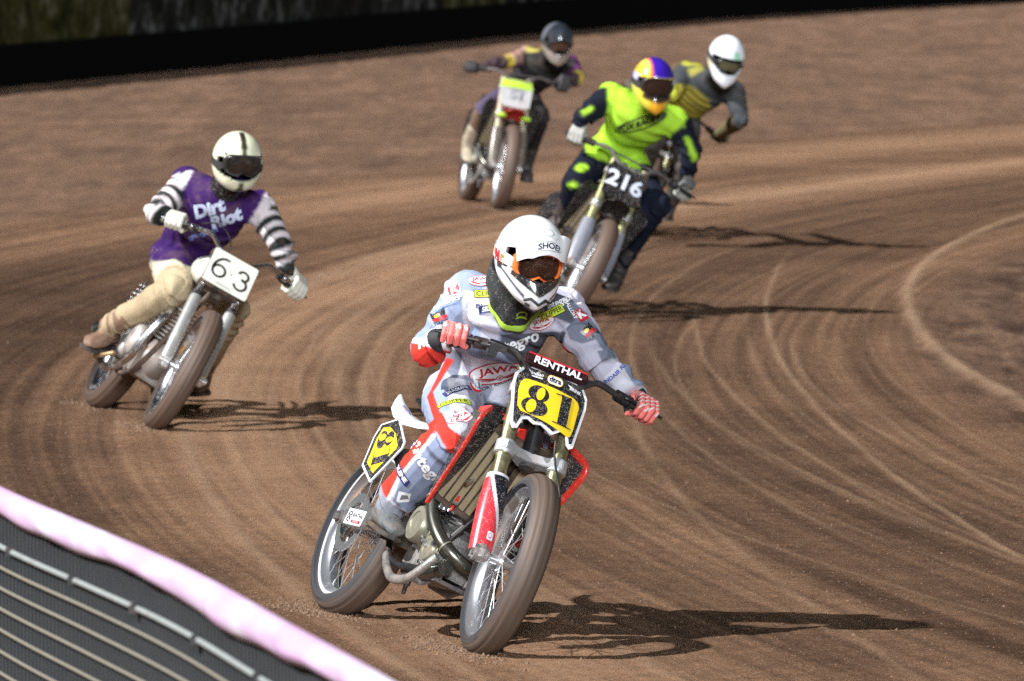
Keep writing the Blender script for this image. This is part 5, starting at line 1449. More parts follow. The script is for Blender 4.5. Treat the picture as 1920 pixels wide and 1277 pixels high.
    # gloves
    gl = dict(main=(.85, .20, .18), palm=(.03, .028, .03), line=(.8, .7, .7), cuff=(.02, .02, .022), dirt=.06)
    cm = mat("cuff_black", (.02, .02, .025), .7)
    gripping_hand("glove", gR, dR, wrR, P_, gl, cuffmat=cm); hl = gripping_hand("glove", gL, dL, wrL, P_, gl, cuffmat=cm)
    # boots
    bm = mat("scuffed_grey_boot", (.11, .125, .13), .7, dirt=.45, bump=.4, bscale=90)
    peg = M81 @ V(.47, -.17, .34)
    hR = PX(700, 985, 25.55); tR = PX(738, 1012, 25.33)
    boot("boot", J['anR'], hR, tR, J['knR'], P_, bm, mat("boot_sole", (.03, .03, .03), .7, dirt=.5), 1.0, .10)
    boot("boot", J['anL'], PX(935, 1040, 25.78), PX(960, 1060, 25.55), J['knL'], P_, bm, MATS["boot_sole"], 1.0, .10)
    # helmet
    def hc81(az, el, d):
        w = (.80, .81, .84)
        a = abs(az)
        if el < -.30 and a < 1.2:                      # chin: white beak over black grille panels
            if a < .085 and el < -.60: return w
            if a < .80 - .25 * abs(el + .4) and el > -.58 + .22 * a: return (.02, .022, .025)
            if .13 < a < .26 and -.92 < el < -.74: return (.06, .065, .07)
            if a > .30 and abs(el + .66 - .30 * (a - .3)) < .035: return (.10, .11, .13)
            if a > .45 and el < -.86: return (.03, .03, .035)
            return w
        if .95 < a < 1.5 and -.42 < el < -.12 + (a - 1) * .1: return (.03, .04, .05)
        if .5 < a < .62 and .72 < el < .80: return (.12, .13, .16)
        if az < 0 and .88 < a < 1.0 and .50 < el < .60: return (.05, .07, .35)
        if a > 1.25 and abs(el - .33 - .1 * (a - 1.25)) < .012: return (.35, .36, .40)
        return w
    H, rad = helmet(P_, hc, Mh, hc81, 'mx', scale=1.04, n=(340, 250), mt=mat('helmet_white', (1, 1, 1), .18, 0, coat=.5, attr='Col', dirt=.12, spots=.12))
    lens = mat("mirror_lens", (.10, .05, .035), .12, .75, dirt=.18, spots=.35)
    def sp(St, place):
        p = Print(); p.text(REDI, "N", .050, -.030, .0, bold=.004, shear=-.2); p.text(ORANGEI, "R", .042, .012, -.006, bold=.004, shear=-.2); p.text(ORANGEI, "F", .034, -.062, .008, bold=.002); p.build("strap_lettering", place, St, .012, lift=.0006)
    goggles(H, hc, Mh, mat("orange_frame", (.80, .17, .03), .4, dirt=.1), lens, mat("white_strap", (.75, .74, .74), .6), rad, 1.0, -.018, strap_print=sp, w=.092, h=.055, fwd=.131)
    Pk, rows = peak(H, hc, Mh, mat("peak_white", (.79, .80, .84), .2, coat=.5, dirt=.05), ln=.066, drop=.12)
    def pk(u, v):                                         # u across, v back from the front edge
        t = min(max((.9 - v / .09), 0), 1) * 8; j = min(int(t), 7); f = t - j
        s_ = (-u / .115 * .5 + .5) * 26; i = max(0, min(25, int(26 - s_))); g = (26 - s_) - i
        a = rows[j][i].lerp(rows[j][i + 1], g); c_ = rows[j + 1][i].lerp(rows[j + 1][i + 1], g); p = a.lerp(c_, f)
        n = (rows[j][i + 1] - rows[j][i]).cross(rows[j + 1][i] - rows[j][i]).normalized()
        if n.dot(Mh @ V(.3, 0, 1)) < 0: n = -n
        return p, n
    Print().group(mat("print_grey_line", (.25, .26, .3), .5), ring(0, .012, .046, .013, .0018)).text(CLEANK, "SHOEI", .023, 0, .012, bold=.0006, shear=.1, sx=1.2).build("peak_lettering", pk, Pk, .008, lift=.0012)
    g2 = mat("print_pale_grey", (.42, .45, .50), .4)
    Print().group(g2, ring(0, .06, .016, .016, .0035, 20) + stroke([(-.03, .075), (-.022, .09)], .003) + stroke([(.02, .035), (.03, .045)], .003)).build("peak_badge", pk, Pk, .008, lift=.0012)
    mb = MB(); c_ = lambda az, el, o: hp(hc, Mh, rad, az, el, o)   # breath guard and vent slots at the mouth
    mb.tube([c_(-.30, -.70, .001), c_(-.16, -.62, .004), c_(0, -.66, .006), c_(.16, -.62, .004), c_(.30, -.70, .001)], .0055, 8); mb.tube([c_(-.24, -.92, .001), c_(0, -.84, .004), c_(.24, -.92, .001)], .005, 8)
    struct(obj("mouth_vent", mb, mat("vent_dark", (.03, .035, .04), .5), H, 60), "stuff")
    for s_ in (-1, 1):
        mb = MB(); mb.ell(c_(s_ * .52, .62, .0), (.014, .004, .004), Mh, 12, 8); obj("vent", mb, MATS["vent_dark"], H)
    # padded collar with lime edge
    up = (hc - J['neck']).normalized().lerp(V(0, 0, 1), .5).normalized(); fr = b.front; fr = (fr - up * fr.dot(up)).normalized(); sd = up.cross(fr)
    cc = J['neck'] + up * .02 + fr * .012
    rows = []; edge = []
    for j in range(12):
        t = j / 11; row = []
        for i in range(56):
            a = 2 * math.pi * i / 56; fc = max(0, math.cos(a)) ** 1.3; bk = max(0, -math.cos(a))
            rr = .097 - .010 * t + .018 * math.sin(math.pi * t) + .012 * fc + .006 * math.sin(a * 9 + t * 5) * t
            z = .062 + .055 * bk - t * (.095 + .068 * fc - .02 * bk) + .03 * abs(math.sin(a)) * (1 - t)
            p = cc + fr * math.cos(a) * (rr * .92 + .028 * t * fc) + sd * math.sin(a) * rr * 1.02 + up * z
            row.append(p)
        rows.append(row)
    mb = MB(); mb.grid(rows, capa=False, capb=False); inn = [[cc + (p - cc) * .90 for p in r] for r in rows]; mb.grid(inn, capa=False, capb=False); mb.grid([rows[0], inn[0]], capa=False, capb=False)
    Cl = obj("neck_collar", mb, mat("collar_black", (.022, .026, .028), .75, dirt=.1, spots=.03, bump=.3), P_, 60)
    mb = MB(); e = rows[-1] + [rows[-1][0]]; lime = mat("lime_piping", (.38, .60, .06), .6)
    mb.grid([[p + fr * .002 + up * .012 for p in e], [p + (p - cc).normalized() * .010 for p in e], [p - up * .010 + (p - cc).normalized() * .004 for p in e], [p - up * .008 for p in e]], close=False); obj("collar_trim", mb, lime, Cl, 60)
    bv = BVHTree.FromPolygons([Vector(v) for v in mb.v], mb.f)
    bc = bvh_of(Cl.data); o_ = V(0, 0, CAM_H); d_ = (PX(978, 592, 30) - o_).normalized(); h, n, i, k = bc.ray_cast(o_, d_)
    if h: Print().group(lime, ring(0, .004, .018, .012, .005, 18) + stroke([(-.02, -.012), (.0, -.004), (.02, -.014)], .006)).build("collar_logo", wrap(bc, h, n, V(0, 0, 1)), Cl, .01)
    return P_
rider81()
# ------------------------------------------------------------------ vintage twin with square plate 63
def vintage_bike(name, label, M, group):
    B = thing(name, label, "motorcycle", M, group)
    wb, rz = 1.36, .335; rear = V(0, 0, rz); front = V(wb, 0, rz)
    S = Steer(front, 26, -7, .05)
    CR = mat("fork_alloy_light", (.66, .66, .64), .3, .7, dirt=.25)
    dm = mat("muddy_frame", (.05, .04, .035), .6, .2, dirt=.6)
    wheel(B, front, S.dir(0, 1, 0), S.dir(1, 0, 0), r=.335, w=.056, tyre=TYRE2, rim=CHROME, name="front_wheel")
    wheel(B, rear, Y_, X_, r=.335, w=.064, tyre=TYRE2, rim=CHROME, name="rear_wheel", rimstripe=CHROME)
    for s in (-1, 1):
        y = s * .098
        mb = MB(); mb.tube([S(-.02, y, -.02), S(-.02, y, .03), S(-.02, y, .40), S(-.02, y, .42)], [.026, .031, .031, .027], 20); F = obj("fork_leg", mb, CR, B, 40)
        mb = MB(); mb.tube([S(-.02, y, .40), S(-.02, y, .70)], .020, 16); obj("stanchion", mb, CHROME, F)
        mb = MB(); mb.tube([S(-.02, y, .415), S(-.02, y, .44)], .030, 16); obj("dust_seal", mb, BLACKP, F)
        mb = MB(); mb.tube([S(0, y - s * .02, 0), S(0, y + s * .035, 0)], .018, 12); mb.box(S(-.01, y, .0), (.05, .03, .05)); obj("axle_lug", mb, CR, F, 35, bevel=.004)
    mb = MB()
    for sv in (.50, .68):
        mb.prism([(-.125, -.045), (.125, -.045), (.125, .005), (.05, .012), (-.05, .012), (-.125, .005)], S(0, 0, sv), S.dir(0, -1, 0), S.dir(1, 0, 0), .03)
    mb.tube([S(-.05, 0, .46), S(-.05, 0, .70)], .03, 14); obj("triple_clamp", mb, dm, B, 35, bevel=.003)
    for s in (-1, 1):
        mb = MB(); mb.ell(S(.02, s * .10, .475), (.014, .014, .014)); obj("clamp_bolt", mb, CHROME, B)
    pu, pv = S.dir(0, 1, 0), S.dir(-.12, 0, 1).normalized(); PO = S(.06, .0, .575)
    cream = mat("plate_cream", (.70, .70, .62), .45, dirt=.12)
    mb = MB(); mb.prism(rrect(0, 0, .246, .212, .012), PO, pu, pv, .004); Pn = obj("number_plate", mb, cream, B, 30)
    p = Print(); K = CLEANK
    def arc(cx, cy, r, a0, a1, n=24, ry=None): return [(cx + r * math.cos(R(a0 + (a1 - a0) * i / n)), cy + (ry or r) * math.sin(R(a0 + (a1 - a0) * i / n))) for i in range(n + 1)]
    six = stroke(arc(-.062, -.018, .034, 0, 360), .0125) + stroke(arc(-.040, -.012, .058, 180, 80, 18, .078), .0125)
    p.group(K, six)
    three = stroke(arc(.064, .018, .027, 165, -80, 20), .0125) + stroke(arc(.064, -.036, .033, 95, -160, 22), .0125)
    p.group(K, [[(a, b + .004) for a, b in q] for q in three]); p.poly(STEEL, ellipse(.004, -.002, .004, .0035)); p.group(mat("print_faint", (.35, .35, .33), .6), stroke([(-.06, -.085), (.02, -.085)], .003) + stroke([(-.05, -.092), (.05, -.092)], .002))
    p.build("plate_number", flatplace(PO + pu.cross(pv) * .0022, pu, pv), Pn, 0, lift=.0006)
    gr = handlebars(B, S, CHROME, RUBBER, hs=.69, span=.395, rise=.075, back=.12, levm=CHROME, crossbar=False)
    mb = MB(); mb.tube(arc_pts([S(.02, -.24, .77), S(.05, -.15, .80), S(.03, -.06, .74), S(-.05, -.05, .60)], 8), .004, 8); obj("cable", mb, BLACKM, B)
    # frame
    mb = MB(); hd = S.fixed(-.05, 0, .60)
    for s in (-1, 1):
        mb.tube(arc_pts([hd, V(.95, s * .05, .55), V(.88, s * .10, .28), V(.70, s * .11, .20), V(.50, s * .11, .22), V(.38, s * .10, .40), V(.36, s * .10, .70), V(.60, s * .06, .78), hd + V(-.02, 0, .04)]), .014, 10)
        mb.tube(arc_pts([V(.36, s * .10, .70), V(.15, s * .11, .74), V(-.05, s * .10, .76)]), .011, 8)
        mb.tube([V(.40, s * .11, .33), V(-.04, s * .11, rz)], .017, 12)
    obj("frame", mb, dm, B, 60)
    for s in (-1, 1):
        mb = MB(); mb.tube([V(.02, s * .135, rz + .02), V(.14, s * .135, .70)], .011, 8)
        c0, c1 = V(.03, s * .135, rz + .07), V(.13, s * .135, .66); mb.tube([c0.lerp(c1, k / 80) + V(.030 * math.cos(k * .8), .030 * math.sin(k * .8), 0) for k in range(81)], .0045, 6); obj("shock", mb, CHROME, B, 60)
    # engine with round polished covers
    EA = mat("polished_engine", (.62, .60, .58), .32, .75, dirt=.45)
    mb = MB(); mb.ell((.64, 0, .34), (.20, .12, .13)); mb.box((.62, 0, .30), (.30, .22, .16)); E = obj("engine", mb, mat("engine_case_dull", (.28, .26, .24), .5, .5, dirt=.6), B, 35, bevel=.008)
    for (y0, y1, x, z, r) in ((-.11, -.175, .66, .38, .088), (-.11, -.165, .50, .33, .065), (.11, .17, .60, .34, .10)):
        s = -1 if y0 < 0 else 1; h = abs(y1 - y0)
        mb = MB(); mb.lathe([(r * 1.05, 0), (r * 1.06, h * .4), (r * .98, h * .7), (r * .8, h * .92), (r * .4, h * 1.02), (0, h * 1.04)], (x, y0, z), V(0, s, 0), 32); obj("engine_cover", mb, EA, E, 50)
    for k in range(9):
        mb = MB(); mb.box((.70 + .012 * k * .3, 0, .45 + .022 * k), (.17, .26, .009), Matrix.Rotation(.1, 3, 'Y')); obj("cooling_fin", mb, EA, E, 0)
    for s in (-1, 1):
        mb = MB(); mb.tube(arc_pts([(.79, s * .07, .60), (.88, s * .10, .585), (.93, s * .135, .52), (.93, s * .16, .40), (.90, s * .17, .28), (.80, s * .19, .20), (.62, s * .20, .18), (.45, s * .20, .21), (.25, s * .19, .28)], 7), .021, 16); X = obj("exhaust_pipe", mb, CHROME, B, 60)
        mb = MB(); mb.tube([V(.30, s * .19, .262), V(.24, s * .19, .285), V(-.02, s * .185, .36), V(-.05, s * .185, .37)], [.022, .038, .040, .030], 18); obj("silencer", mb, CHROME, X, 40)
    TK = mat("tank_cream", (.66, .68, .60), .3, dirt=.15, coat=.3)
    mb = MB(); rows = []
    for x, z0, z1, w in ((1.07, .80, .86, .05), (1.03, .76, .92, .105), (.94, .75, .95, .135), (.80, .76, .94, .13), (.68, .78, .90, .10), (.62, .79, .85, .05)):
        rows.append([V(x, w * math.cos(a), (z0 + z1) / 2 + (z1 - z0) / 2 * math.sin(a)) for a in [2 * math.pi * k / 22 for k in range(22)]])
    mb.grid(rows); obj("tank", mb, TK, B, 60)
    mb = MB(); rows = []
    for x, z, w in ((.66, .83, .08), (.5, .82, .11), (.3, .82, .12), (.12, .85, .11), (.0, .92, .08), (-.03, .93, .05)):
        rows.append([V(x, w * math.cos(a), z + .035 * math.sin(a)) for a in [2 * math.pi * k / 18 for k in range(18)]])
    mb.grid(rows); obj("seat", mb, BLACKP, B, 60)
    for s in (-1, 1):
        mb = MB(); mb.tube([V(.42, s * .11, .27), V(.42, s * .21, .28)], .015, 10); obj("footpeg", mb, STEEL, B)
    mb = MB(); mb.tube(arc_pts([V(.42, -.20, .25), V(.52, -.24, .20), (.62, -.235, .22), (.68, -.20, .26)]), .012, 8); obj("brake_pedal", mb, mat("brass_tone", (.40, .28, .14), .4, .7, dirt=.3), B, 60)
    return dict(obj=B, grips=gr, S=S)

G_B = "speedway track motorcycles racing round the bend"; G_P = "riders racing round the bend"
WHITE_GL = dict(main=(.60, .58, .50), palm=(.30, .25, .18), cuff=(.55, .52, .45), dirt=.3)

def simple_rider(label, b, M, J, hcpx, head, suit, glove, vox, bootmat, helm, boots, bulk=1., seed=1, armb=1.08, legb=1.1, dust=.15):
    P_ = thing("person", label, "person", None, G_P)
    gR, dR = world_grip(b, M, 'R'); gL, dL = world_grip(b, M, 'L')
    hc = PX(*hcpx); Mh = head_matrix(*head)
    J = {k: PX(*v) for k, v in J.items()}
    J['wrR'] = gR + (J['elR'] - gR).normalized() * .10 + V(0, .01, -.01); J['wrL'] = gL + (J['elL'] - gL).normalized() * .10 + V(0, .01, .02)
    J['head'] = hc + (J['neck'] - hc) * .15
    body = Body(J, vox=vox, bulk=bulk, face=Mh, armb=armb, legb=legb, seed=seed, fold=1.5)
    suit(body)
    bo = body.finish("body", cloth_mat("rider_cloth_%d" % int(dust * 100), dust, .3), P_)
    gripping_hand("glove", gR, dR, J['wrR'], P_, glove, vox=.006); gripping_hand("glove", gL, dL, J['wrL'], P_, glove, vox=.006)
    for q, (h, t) in zip('RL', boots):
        boot("boot", J['an' + q], PX(*h), PX(*t), J['kn' + q], P_, (bootmat[q == 'L'] if isinstance(bootmat, tuple) else bootmat), MATS["boot_sole"], 1.08, .15)
    H, rad = helm(P_, hc, Mh)
    return P_, bo, body, H, rad, hc, Mh

# ---- 63
M63 = bike_matrix((-2.155, 35.75, 0), 15, 33)
b63 = vintage_bike("motorcycle", "vintage chrome piped motorcycle with square cream plate numbered 63", M63, G_B)
def suit63(b):
    pur = (.034, .009, .088); one = np.ones(len(b.co), bool); b.paint(one, pur)
    for nm, L in (('armR1', 0), ('armR2', 1), ('armL1', 0), ('armL2', 1)):
        m = b.B(nm); k = [i for i, q in enumerate(b.BONES) if q[0] == nm][0]
        s_ = b.t * b.len[k] + (.0 if L == 0 else .0)
        w = m & (b.t > (.12 if L == 0 else -1)); b.paint(w, (.62, .56, .58))
        bl = w & ((np.floor((s_ + .013) / (.033 if L == 0 else .025)) % 2) == 0) ; b.paint(bl, (.012, .018, .018))
    b.paint(b.B('legR1', 'legL1'), (.56, .52, .38)); b.paint(b.B('legR2', 'legL2'), (.40, .32, .20))
    m = b.B('legR1', 'legL1') & (b.t > .70); b.paint(m, (.42, .34, .22))
    far = np.abs((b.co - np.array(b.J['chest'])) @ np.array(b.side)) > .185
    b.paint(b.B('torso') & far & (b.t > .6), (.62, .56, .58))
    b.patch([(255, 470), (280, 425), (420, 430), (450, 520), (430, 530), (375, 508), (330, 482), (290, 490), (262, 492)], pur, ['legR1', 'legL1', 'torso'])
def helm63(P_, hc, Mh):
    def c(az, el, d):
        y = d.y
        if abs(y) < .10 and (el > .3 or el < -.45) and abs(az) < 1.6: return (.03, .028, .02)
        return (.68, .68, .50)
    H, rad = helmet(P_, hc, Mh, c, 'full', n=(96, 72), scale=1.04, mt=mat("old_helmet_paint", (1, 1, 1), .3, 0, coat=.3, attr="Col", dirt=.2))
    goggles(H, hc, Mh, mat("goggle_black", (.02, .02, .02), .35, dirt=.15), mat("dark_lens", (.03, .022, .018), .1, .2, dirt=.2), mat("black_strap", (.03, .03, .03), .7), rad, 1.0, .012, w=.094, h=.055, fwd=.142)
    mb = MB()
    for k in range(4): mb.tube([hc + Mh @ V(.147 - .003 * k, y, .058 - .012 * k) for y in (-.07, -.03, 0, .03, .07)], .003, 6)
    mb.tube([hc + Mh @ V(.150, y, .070) for y in (-.085, -.03, 0, .03, .085)], .005, 6); obj("goggle_grille", mb, BLACKM, H)
    for s in (-1, 1):
        for e in (.28, .45): mb = MB(); mb.ell(hp(hc, Mh, rad, s * .75, e, .003), (.008, .008, .008)); obj("press_stud", mb, CHROME, H)
    return H, rad
r63 = simple_rider("rider in purple jersey with black and white hooped sleeves and cream helmet", b63, M63,
    dict(pelvis=(345, 478, 35.45), neck=(425, 352, 35.1), shR=(352, 345, 35.25), shL=(487, 388, 35.2), elR=(292, 398, 35.05), elL=(527, 462, 35.05),
         hipR=(325, 490, 35.38), hipL=(385, 510, 35.5), knR=(328, 545, 35.0), anR=(205, 612, 35.28), knL=(436, 582, 35.3), anL=(378, 698, 35.6)),
    (445, 300, 34.95), (16, 16, 4), suit63, WHITE_GL, .010, mat("muddy_leather_boot", (.20, .12, .08), .55, dirt=.6), helm63,
    [((208, 648, 35.42), (160, 655, 35.12)), ((380, 735, 35.6), (372, 742, 35.3))], seed=11, armb=1.18, legb=1.2, dust=.34)
bo = r63[2]
lp = mat("print_pale_blue", (.50, .56, .72), .6)
bo.logo(Print().text(lp, "Dirt", .095, -.03, .035, bold=.005, shear=.2).text(lp, "Riot", .095, .03, -.045, bold=.005, shear=.2), 405, 402, 20, "jersey_logo", r63[1])
bo.logo(Print().text(mat("print_blue_mid", (.22, .26, .60), .6), "SPEEDWAY", .034, bold=.002), 382, 440, 30, "jersey_lettering", r63[1])
mb = MB(); c0 = bo.J['neck']; mb.lathe([(.075, -.02), (.088, .01), (.078, .05), (.07, .06)], c0, (r63[5] - c0), 24); obj("neck_warmer", mb, BLACKP, r63[0], 60)

# ---- generic plates and guards for the far bikes
def plainplate(colour, number, ink, size, band=None, sx=1.0):
    def f(B, o, ux, uy, bend):
        mb = MB(); mb.prism([(-.11, .13), (.11, .13), (.135, .08), (.12, -.11), (.08, -.13), (-.08, -.13), (-.12, -.11), (-.135, .08)], o, ux, uy, .005, bend=bend); Pn = obj("number_plate", mb, colour, B, 30)
        p = Print()
        if band: p.poly(band, [(-.118, .125), (.118, .125), (.133, .050), (-.133, .050)]); p.group(mat("print_dim", (.30, .30, .12), .6), stroke([(-.09, .115), (.09, .115)], .012))
        p.text(ink, number, size, 0, -.012 if band else 0, bold=.0045, sx=sx)
        p.build("plate_print", flatplace(o + ux.cross(uy) * .0026, ux, uy, bend), Pn, .02, lift=.0006)
        # small mudguard stub and brackets under the plate
        return Pn
    return f
def cfgfar(**k):
    d = dict(detail=1, steer=-8, rim=mat("rim_dull", (.45, .46, .5), .3, .8, dirt=.4), fork=mat("olive_fork", (.34, .34, .17), .35, .6, dirt=.3), guard=lambda t, a: (.20, .21, .25), plate=None, bars=STEEL, shroud=(BLACKP, BLACKP, BLACKP),
             tank=BLACKP, fender=BLACKP, side=(BLACKP,), side_outline=CFG81['side_outline'], tyre=TYRE2)
    d.update(k); return d
def stub_fender(b, m, S=None):
    S = b['S']; mb = MB(); rows = []
    for e, s_, w in ((-.02, .44, .07), (.08, .455, .085), (.17, .44, .08), (.23, .42, .05)):
        rows.append([S(e, w * q, s_ - .02 * q * q) for q in np.linspace(-1, 1, 9)] + [S(e, w * q, s_ - .006 - .02 * q * q) for q in np.linspace(1, -1, 9)])
    mb.grid(rows); return obj("front_fender", mb, m, b['obj'], 50)

# ---- 216
M216 = bike_matrix((.005, 43.80, 0), 12, 30)
W216 = mat("print_cool_white", (.62, .66, .78), .5)
b216 = modern_bike("motorcycle", "black motorcycle with white 216 on a black plate behind the white helmet", M216, cfgfar(plate=plainplate(BLACKP, "216", W216, .155, sx=1.05), steer=-6), G_B)
stub_fender(b216, BLACKP)
LIMEC = (.32, .56, .035)
def suit216(b):
    nv = (.006, .008, .018); b.paint(np.ones(len(b.co), bool), LIMEC)
    b.paint(b.B('armR1', 'armR2', 'armL1', 'armL2', 'legR1', 'legR2', 'legL1', 'legL2'), nv)
    b.paint(b.B('armR1', 'armL1') & (b.t < .02), LIMEC)
    b.patch([(1090, 206), (1112, 196), (1116, 204), (1094, 216)], LIMEC, ['armR1', 'armR2'])
    b.patch([(1283, 255), (1293, 255), (1312, 300), (1300, 302)], LIMEC, ['armL1', 'armL2'])
    E = lambda cx, cy, rx, ry: ellipse(cx, cy, rx, ry, 16)
    b.paint(b.B('torso') & (b.t < .06), nv)
    b.patch([(1096, 250), (1200, 262), (1200, 330), (1150, 306), (1104, 288), (1094, 270)], LIMEC, ['torso', 'legR1', 'legL1'])
    b.patch(E(1093, 310, 12, 7), LIMEC, ['legR1', 'torso']); b.patch(E(1076, 344, 11, 6), LIMEC, ['legR1', 'legR2'])
def helm216(P_, hc, Mh):
    def c(az, el, d):
        if el > .38:
            if d.y > -.30 and d.x > -.6: return (.035, .012, .30)
            if d.y > -.40 and d.x > -.5: return (.7, .10, .10)
            return (.75, .42, .05) if el < .8 else (.80, .62, .10)
        if el < -.35 and abs(az) < .7: return (.03, .02, .015) if el > -.5 else (.72, .34, .02) if abs(az) < .30 else (.58, .52, .05)
        if abs(az) > 1.0: return (.62, .60, .12) if el < 0 else (.45, .45, .62)
        return (.72, .58, .06)
    H, rad = helmet(P_, hc, Mh, c, 'mx', n=(96, 72), scale=1.05)
    goggles(H, hc, Mh, mat("goggle_black", (.02, .02, .02), .35), mat("dark_lens2", (.04, .022, .016), .12, .3), MATS["black_strap"], rad, 1.0, -.014, w=.10, h=.066, fwd=.128)
    return H, rad
r216 = simple_rider("rider in lime vest with dark sleeves and blue and yellow helmet", b216, M216,
    dict(pelvis=(1150, 288, 43.3), neck=(1218, 195, 42.95), shR=(1142, 182, 43.1), shL=(1266, 226, 43.05), elR=(1092, 222, 42.95), elL=(1297, 282, 42.95),
         hipR=(1130, 290, 43.2), hipL=(1175, 300, 43.35), knR=(1080, 340, 42.85), anR=(1056, 405, 43.1), knL=(1232, 385, 42.95), anL=(1165, 495, 43.2)),
    (1224, 152, 42.75), (18, 14, 6), suit216, dict(main=(.36, .36, .33), palm=(.1, .1, .1), cuff=(.2, .2, .2), dirt=.3), .012, mat("dark_dusty_boot", (.03, .03, .032), .6, dirt=.4), helm216,
    [((1050, 428, 43.2), (1068, 440, 42.9)), ((1158, 528, 43.3), (1140, 545, 43.0))], bulk=1.06, seed=21, armb=1.15, legb=1.1, dust=.05)
r216[2].logo(Print().group(CLEANK, ring(0, 0, .165, .036, .010)).text(CLEANK, "FOX RACING", .050, bold=.003, shear=.3), 1202, 232, 20, "vest_print", r216[1])

# ---- far left of the back group
Mtl = bike_matrix((-.375, 56.95, 0), 10.5, 13)
LIMEP = mat("lime_plastic", (.42, .66, .05), .4, dirt=.1)
btl = modern_bike("motorcycle", "dusty motorcycle with lime topped white plate, farthest back on the track", Mtl, cfgfar(plate=plainplate(mat("plate_white_dusty", (.42, .42, .42), .5, dirt=.3), "57", mat("print_grey_dim", (.30, .30, .32), .6), .12, band=LIMEP), steer=-4, guard=lambda t, a: (.12, .10, .08), fork=mat("dusty_fork", (.42, .38, .28), .5, .3, dirt=.5), tank=REDP), G_B)
fd = stub_fender(btl, mat("red_fender", (.5, .03, .03), .4, dirt=.3))
S_ = btl['S']
for s in (-1, 1):
    mb = MB(); mb.ell(S_(.07, s * .10, .415), (.05, .045, .022)); obj("fender_side", mb, LIMEP, btl['obj'])
def suittl(b):
    b.paint(np.ones(len(b.co), bool), (.022, .022, .022)); b.paint(b.B('armR1', 'armL1') & (b.t > -.1), (.10, .025, .10)); b.paint(b.B('armR2', 'armL2'), (.05, .03, .035))
    b.paint(b.B('armR1') & (b.ang > .5), (.30, .18, .14)); b.paint(b.B('armR1', 'armL1') & (b.t > .82), (.50, .38, .05))
    b.paint(b.B('legR1', 'legL1'), (.085, .065, .115)); b.paint(b.B('legR2', 'legL2'), (.17, .11, .075)); b.patch([(985, 85), (1010, 82), (1012, 94), (988, 96)], (.40, .34, .08), ['torso', 'armR1'])
    b.paint(b.B('legL1', 'legL2'), (.02, .018, .018))
def helmtl(P_, hc, Mh):
    H, rad = helmet(P_, hc, Mh, lambda az, el, d: (.035, .042, .055) if el > -.1 and az > -1.1 else (.20, .21, .25) if el > -.2 else (.33, .30, .28), 'mx', n=(80, 60), scale=1.06, mt=mat("dark_helmet", (1, 1, 1), .12, .4, coat=.8, attr="Col"))
    goggles(H, hc, Mh, MATS["goggle_black"], mat("brown_lens", (.10, .05, .035), .2, .3), MATS["black_strap"], rad, 1.0, -.02, w=.088, h=.046, fwd=.126)
    peak(H, hc, Mh, mat("peak_dark", (.03, .035, .045), .2, coat=.5), ln=.05, drop=.12); return H, rad
rtl = simple_rider("rider in black jersey with purple sleeves and dark glossy helmet at the back", btl, Mtl,
    dict(pelvis=(968, 178, 56.65), neck=(1035, 108, 56.2), shR=(988, 104, 56.35), shL=(1068, 122, 56.35), elR=(948, 116, 56.15), elL=(1085, 148, 56.15),
         hipR=(955, 180, 56.55), hipL=(985, 185, 56.6), knR=(908, 205, 56.15), anR=(880, 262, 56.4), knL=(1014, 218, 56.15), anL=(990, 300, 56.5)),
    (1044, 76, 55.95), (14, 14, 5), suittl, dict(main=(.03, .028, .03), dirt=.3), .014, (mat("cream_boot", (.36, .31, .23), .6, dirt=.3), MATS["dark_dusty_boot"]), helmtl,
    [((872, 298, 56.5), (878, 308, 56.2)), ((984, 332, 56.6), (988, 342, 56.3))], seed=31, dust=.2)

# ---- white helmet at the right rear
Mbr = bike_matrix((.50, 52.6, 0), 10, 31)
bbr = modern_bike("motorcycle", "grey and yellow motorcycle leaning behind the lime vested rider", Mbr, cfgfar(plate=plainplate(mat("plate_grey", (.38, .38, .42), .5, dirt=.35), "4", mat("print_mid", (.2, .2, .22), .6), .12), steer=-4, shroud=(mat("yellow_plastic", (.45, .40, .03), .45, dirt=.35), BLACKP, BLACKP)), G_B)
def suitbr(b):
    b.paint(np.ones(len(b.co), bool), (.045, .05, .055)); b.paint(b.B('torso') & (b.t > .3) & (b.t < .55), (.26, .22, .03)); b.paint(b.B('legR1', 'legL1', 'legR2', 'legL2'), (.05, .045, .04))
    b.patch([(1262, 150), (1300, 160), (1330, 185), (1335, 205), (1290, 190), (1262, 175)], (.30, .26, .04), ['torso', 'armR1'])
    b.patch([(1250, 108), (1325, 108), (1325, 120), (1290, 122)], (.35, .34, .04), ['torso', 'armR1']); b.patch([(1250, 165), (1272, 150), (1272, 200), (1252, 205)], (.45, .50, .05), ['torso', 'armR1', 'armR2'])
    b.patch([(1290, 128), (1318, 118), (1322, 128), (1296, 142)], (.26, .24, .05), ['torso', 'armR1']); b.paint(b.B('armL2'), (.14, .12, .06))
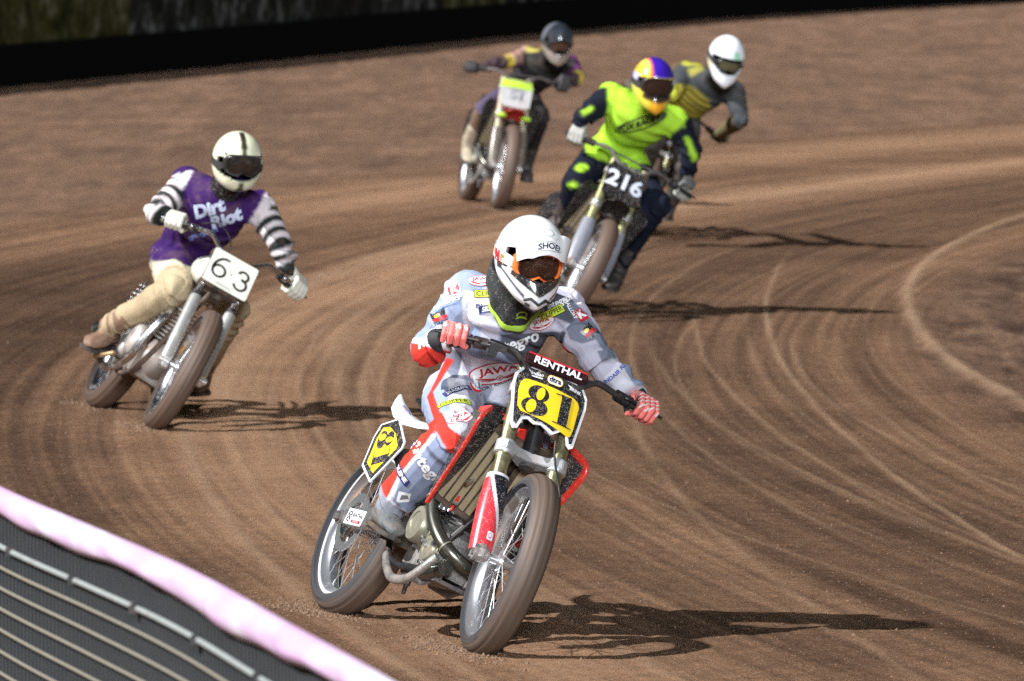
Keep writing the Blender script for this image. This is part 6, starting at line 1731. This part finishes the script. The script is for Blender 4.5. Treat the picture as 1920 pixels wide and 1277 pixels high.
def helmbr(P_, hc, Mh):
    def c(az, el, d):
        if .35 < el < .75 and .0 < az < .45: return (.30, .60, .42)
        if el < -.1 and abs(az) > .9: return (.70, .66, .55)
        return (.74, .77, .82)
    H, rad = helmet(P_, hc, Mh, c, 'mx', n=(96, 72), scale=1.08)
    goggles(H, hc, Mh, MATS["goggle_black"], mat("olive_lens", (.12, .11, .06), .3, .1, dirt=.3), MATS["black_strap"], rad, 1.0, -.02, w=.088, h=.046, fwd=.126); return H, rad
rbr = simple_rider("rider in black and yellow jersey and white helmet with green spot at the back", bbr, Mbr,
    dict(pelvis=(1262, 225, 50.6), neck=(1338, 140, 50.2), shR=(1285, 135, 50.35), shL=(1376, 172, 50.3), elR=(1262, 175, 50.1), elL=(1388, 225, 50.15),
         hipR=(1250, 228, 50.5), hipL=(1285, 240, 50.6), knR=(1222, 265, 50.1), anR=(1205, 330, 50.4), knL=(1285, 320, 50.1), anL=(1255, 385, 50.4)),
    (1362, 105, 49.95), (18, 30, 10), suitbr, dict(main=(.10, .09, .06), dirt=.35), .013, MATS["dark_dusty_boot"], helmbr,
    [((1200, 352, 50.5), (1204, 362, 50.2)), ((1252, 405, 50.5), (1246, 412, 50.2))], seed=41, dust=.25, armb=1.15)
# ------------------------------------------------------------------ loose soil pushed up round the tyres
cb = MB(); rng = random.Random(23); C_ = []
for M_, n in ((M81, 520), (M63, 260), (M216, 160), (Mtl, 120)):
    for wx in (0, 1.38):
        p = M_ @ V(wx, 0, 0); f = (M_.to_3x3() @ X_); f.z = 0; f.normalize(); l = V(-f.y, f.x, 0)
        for k in range(n):
            t = rng.gauss(-.12, .22) ; q = rng.gauss(-.02, .045 + .05 * abs(t)); c = p + f * t + l * q
            C_.append((c.x, c.y, rng.uniform(.003, .009) * (1.5 if rng.random() < .08 else 1)))
ca = np.array(C_); cz = ground_height(ca[:, 0], ca[:, 1])[0]
for (x, d, s), z in zip(C_, cz):
    a = rng.uniform(0, 6.28); z = z + rng.uniform(-.2, .3) * s
    P_ = [(x + s * rng.uniform(.7, 1.2) * math.cos(a + q * 2.09), d + s * rng.uniform(.7, 1.3) * math.sin(a + q * 2.09), z) for q in range(3)] + [(x, d, z + s * rng.uniform(.6, 1.1))]
    cb.add(P_, [(0, 1, 3), (1, 2, 3), (2, 0, 3), (2, 1, 0)])
struct(obj("thrown_dirt", cb, MATS["crumb_dirt"], smooth=0), "stuff", "loose clods of dirt pushed up round the tyres")
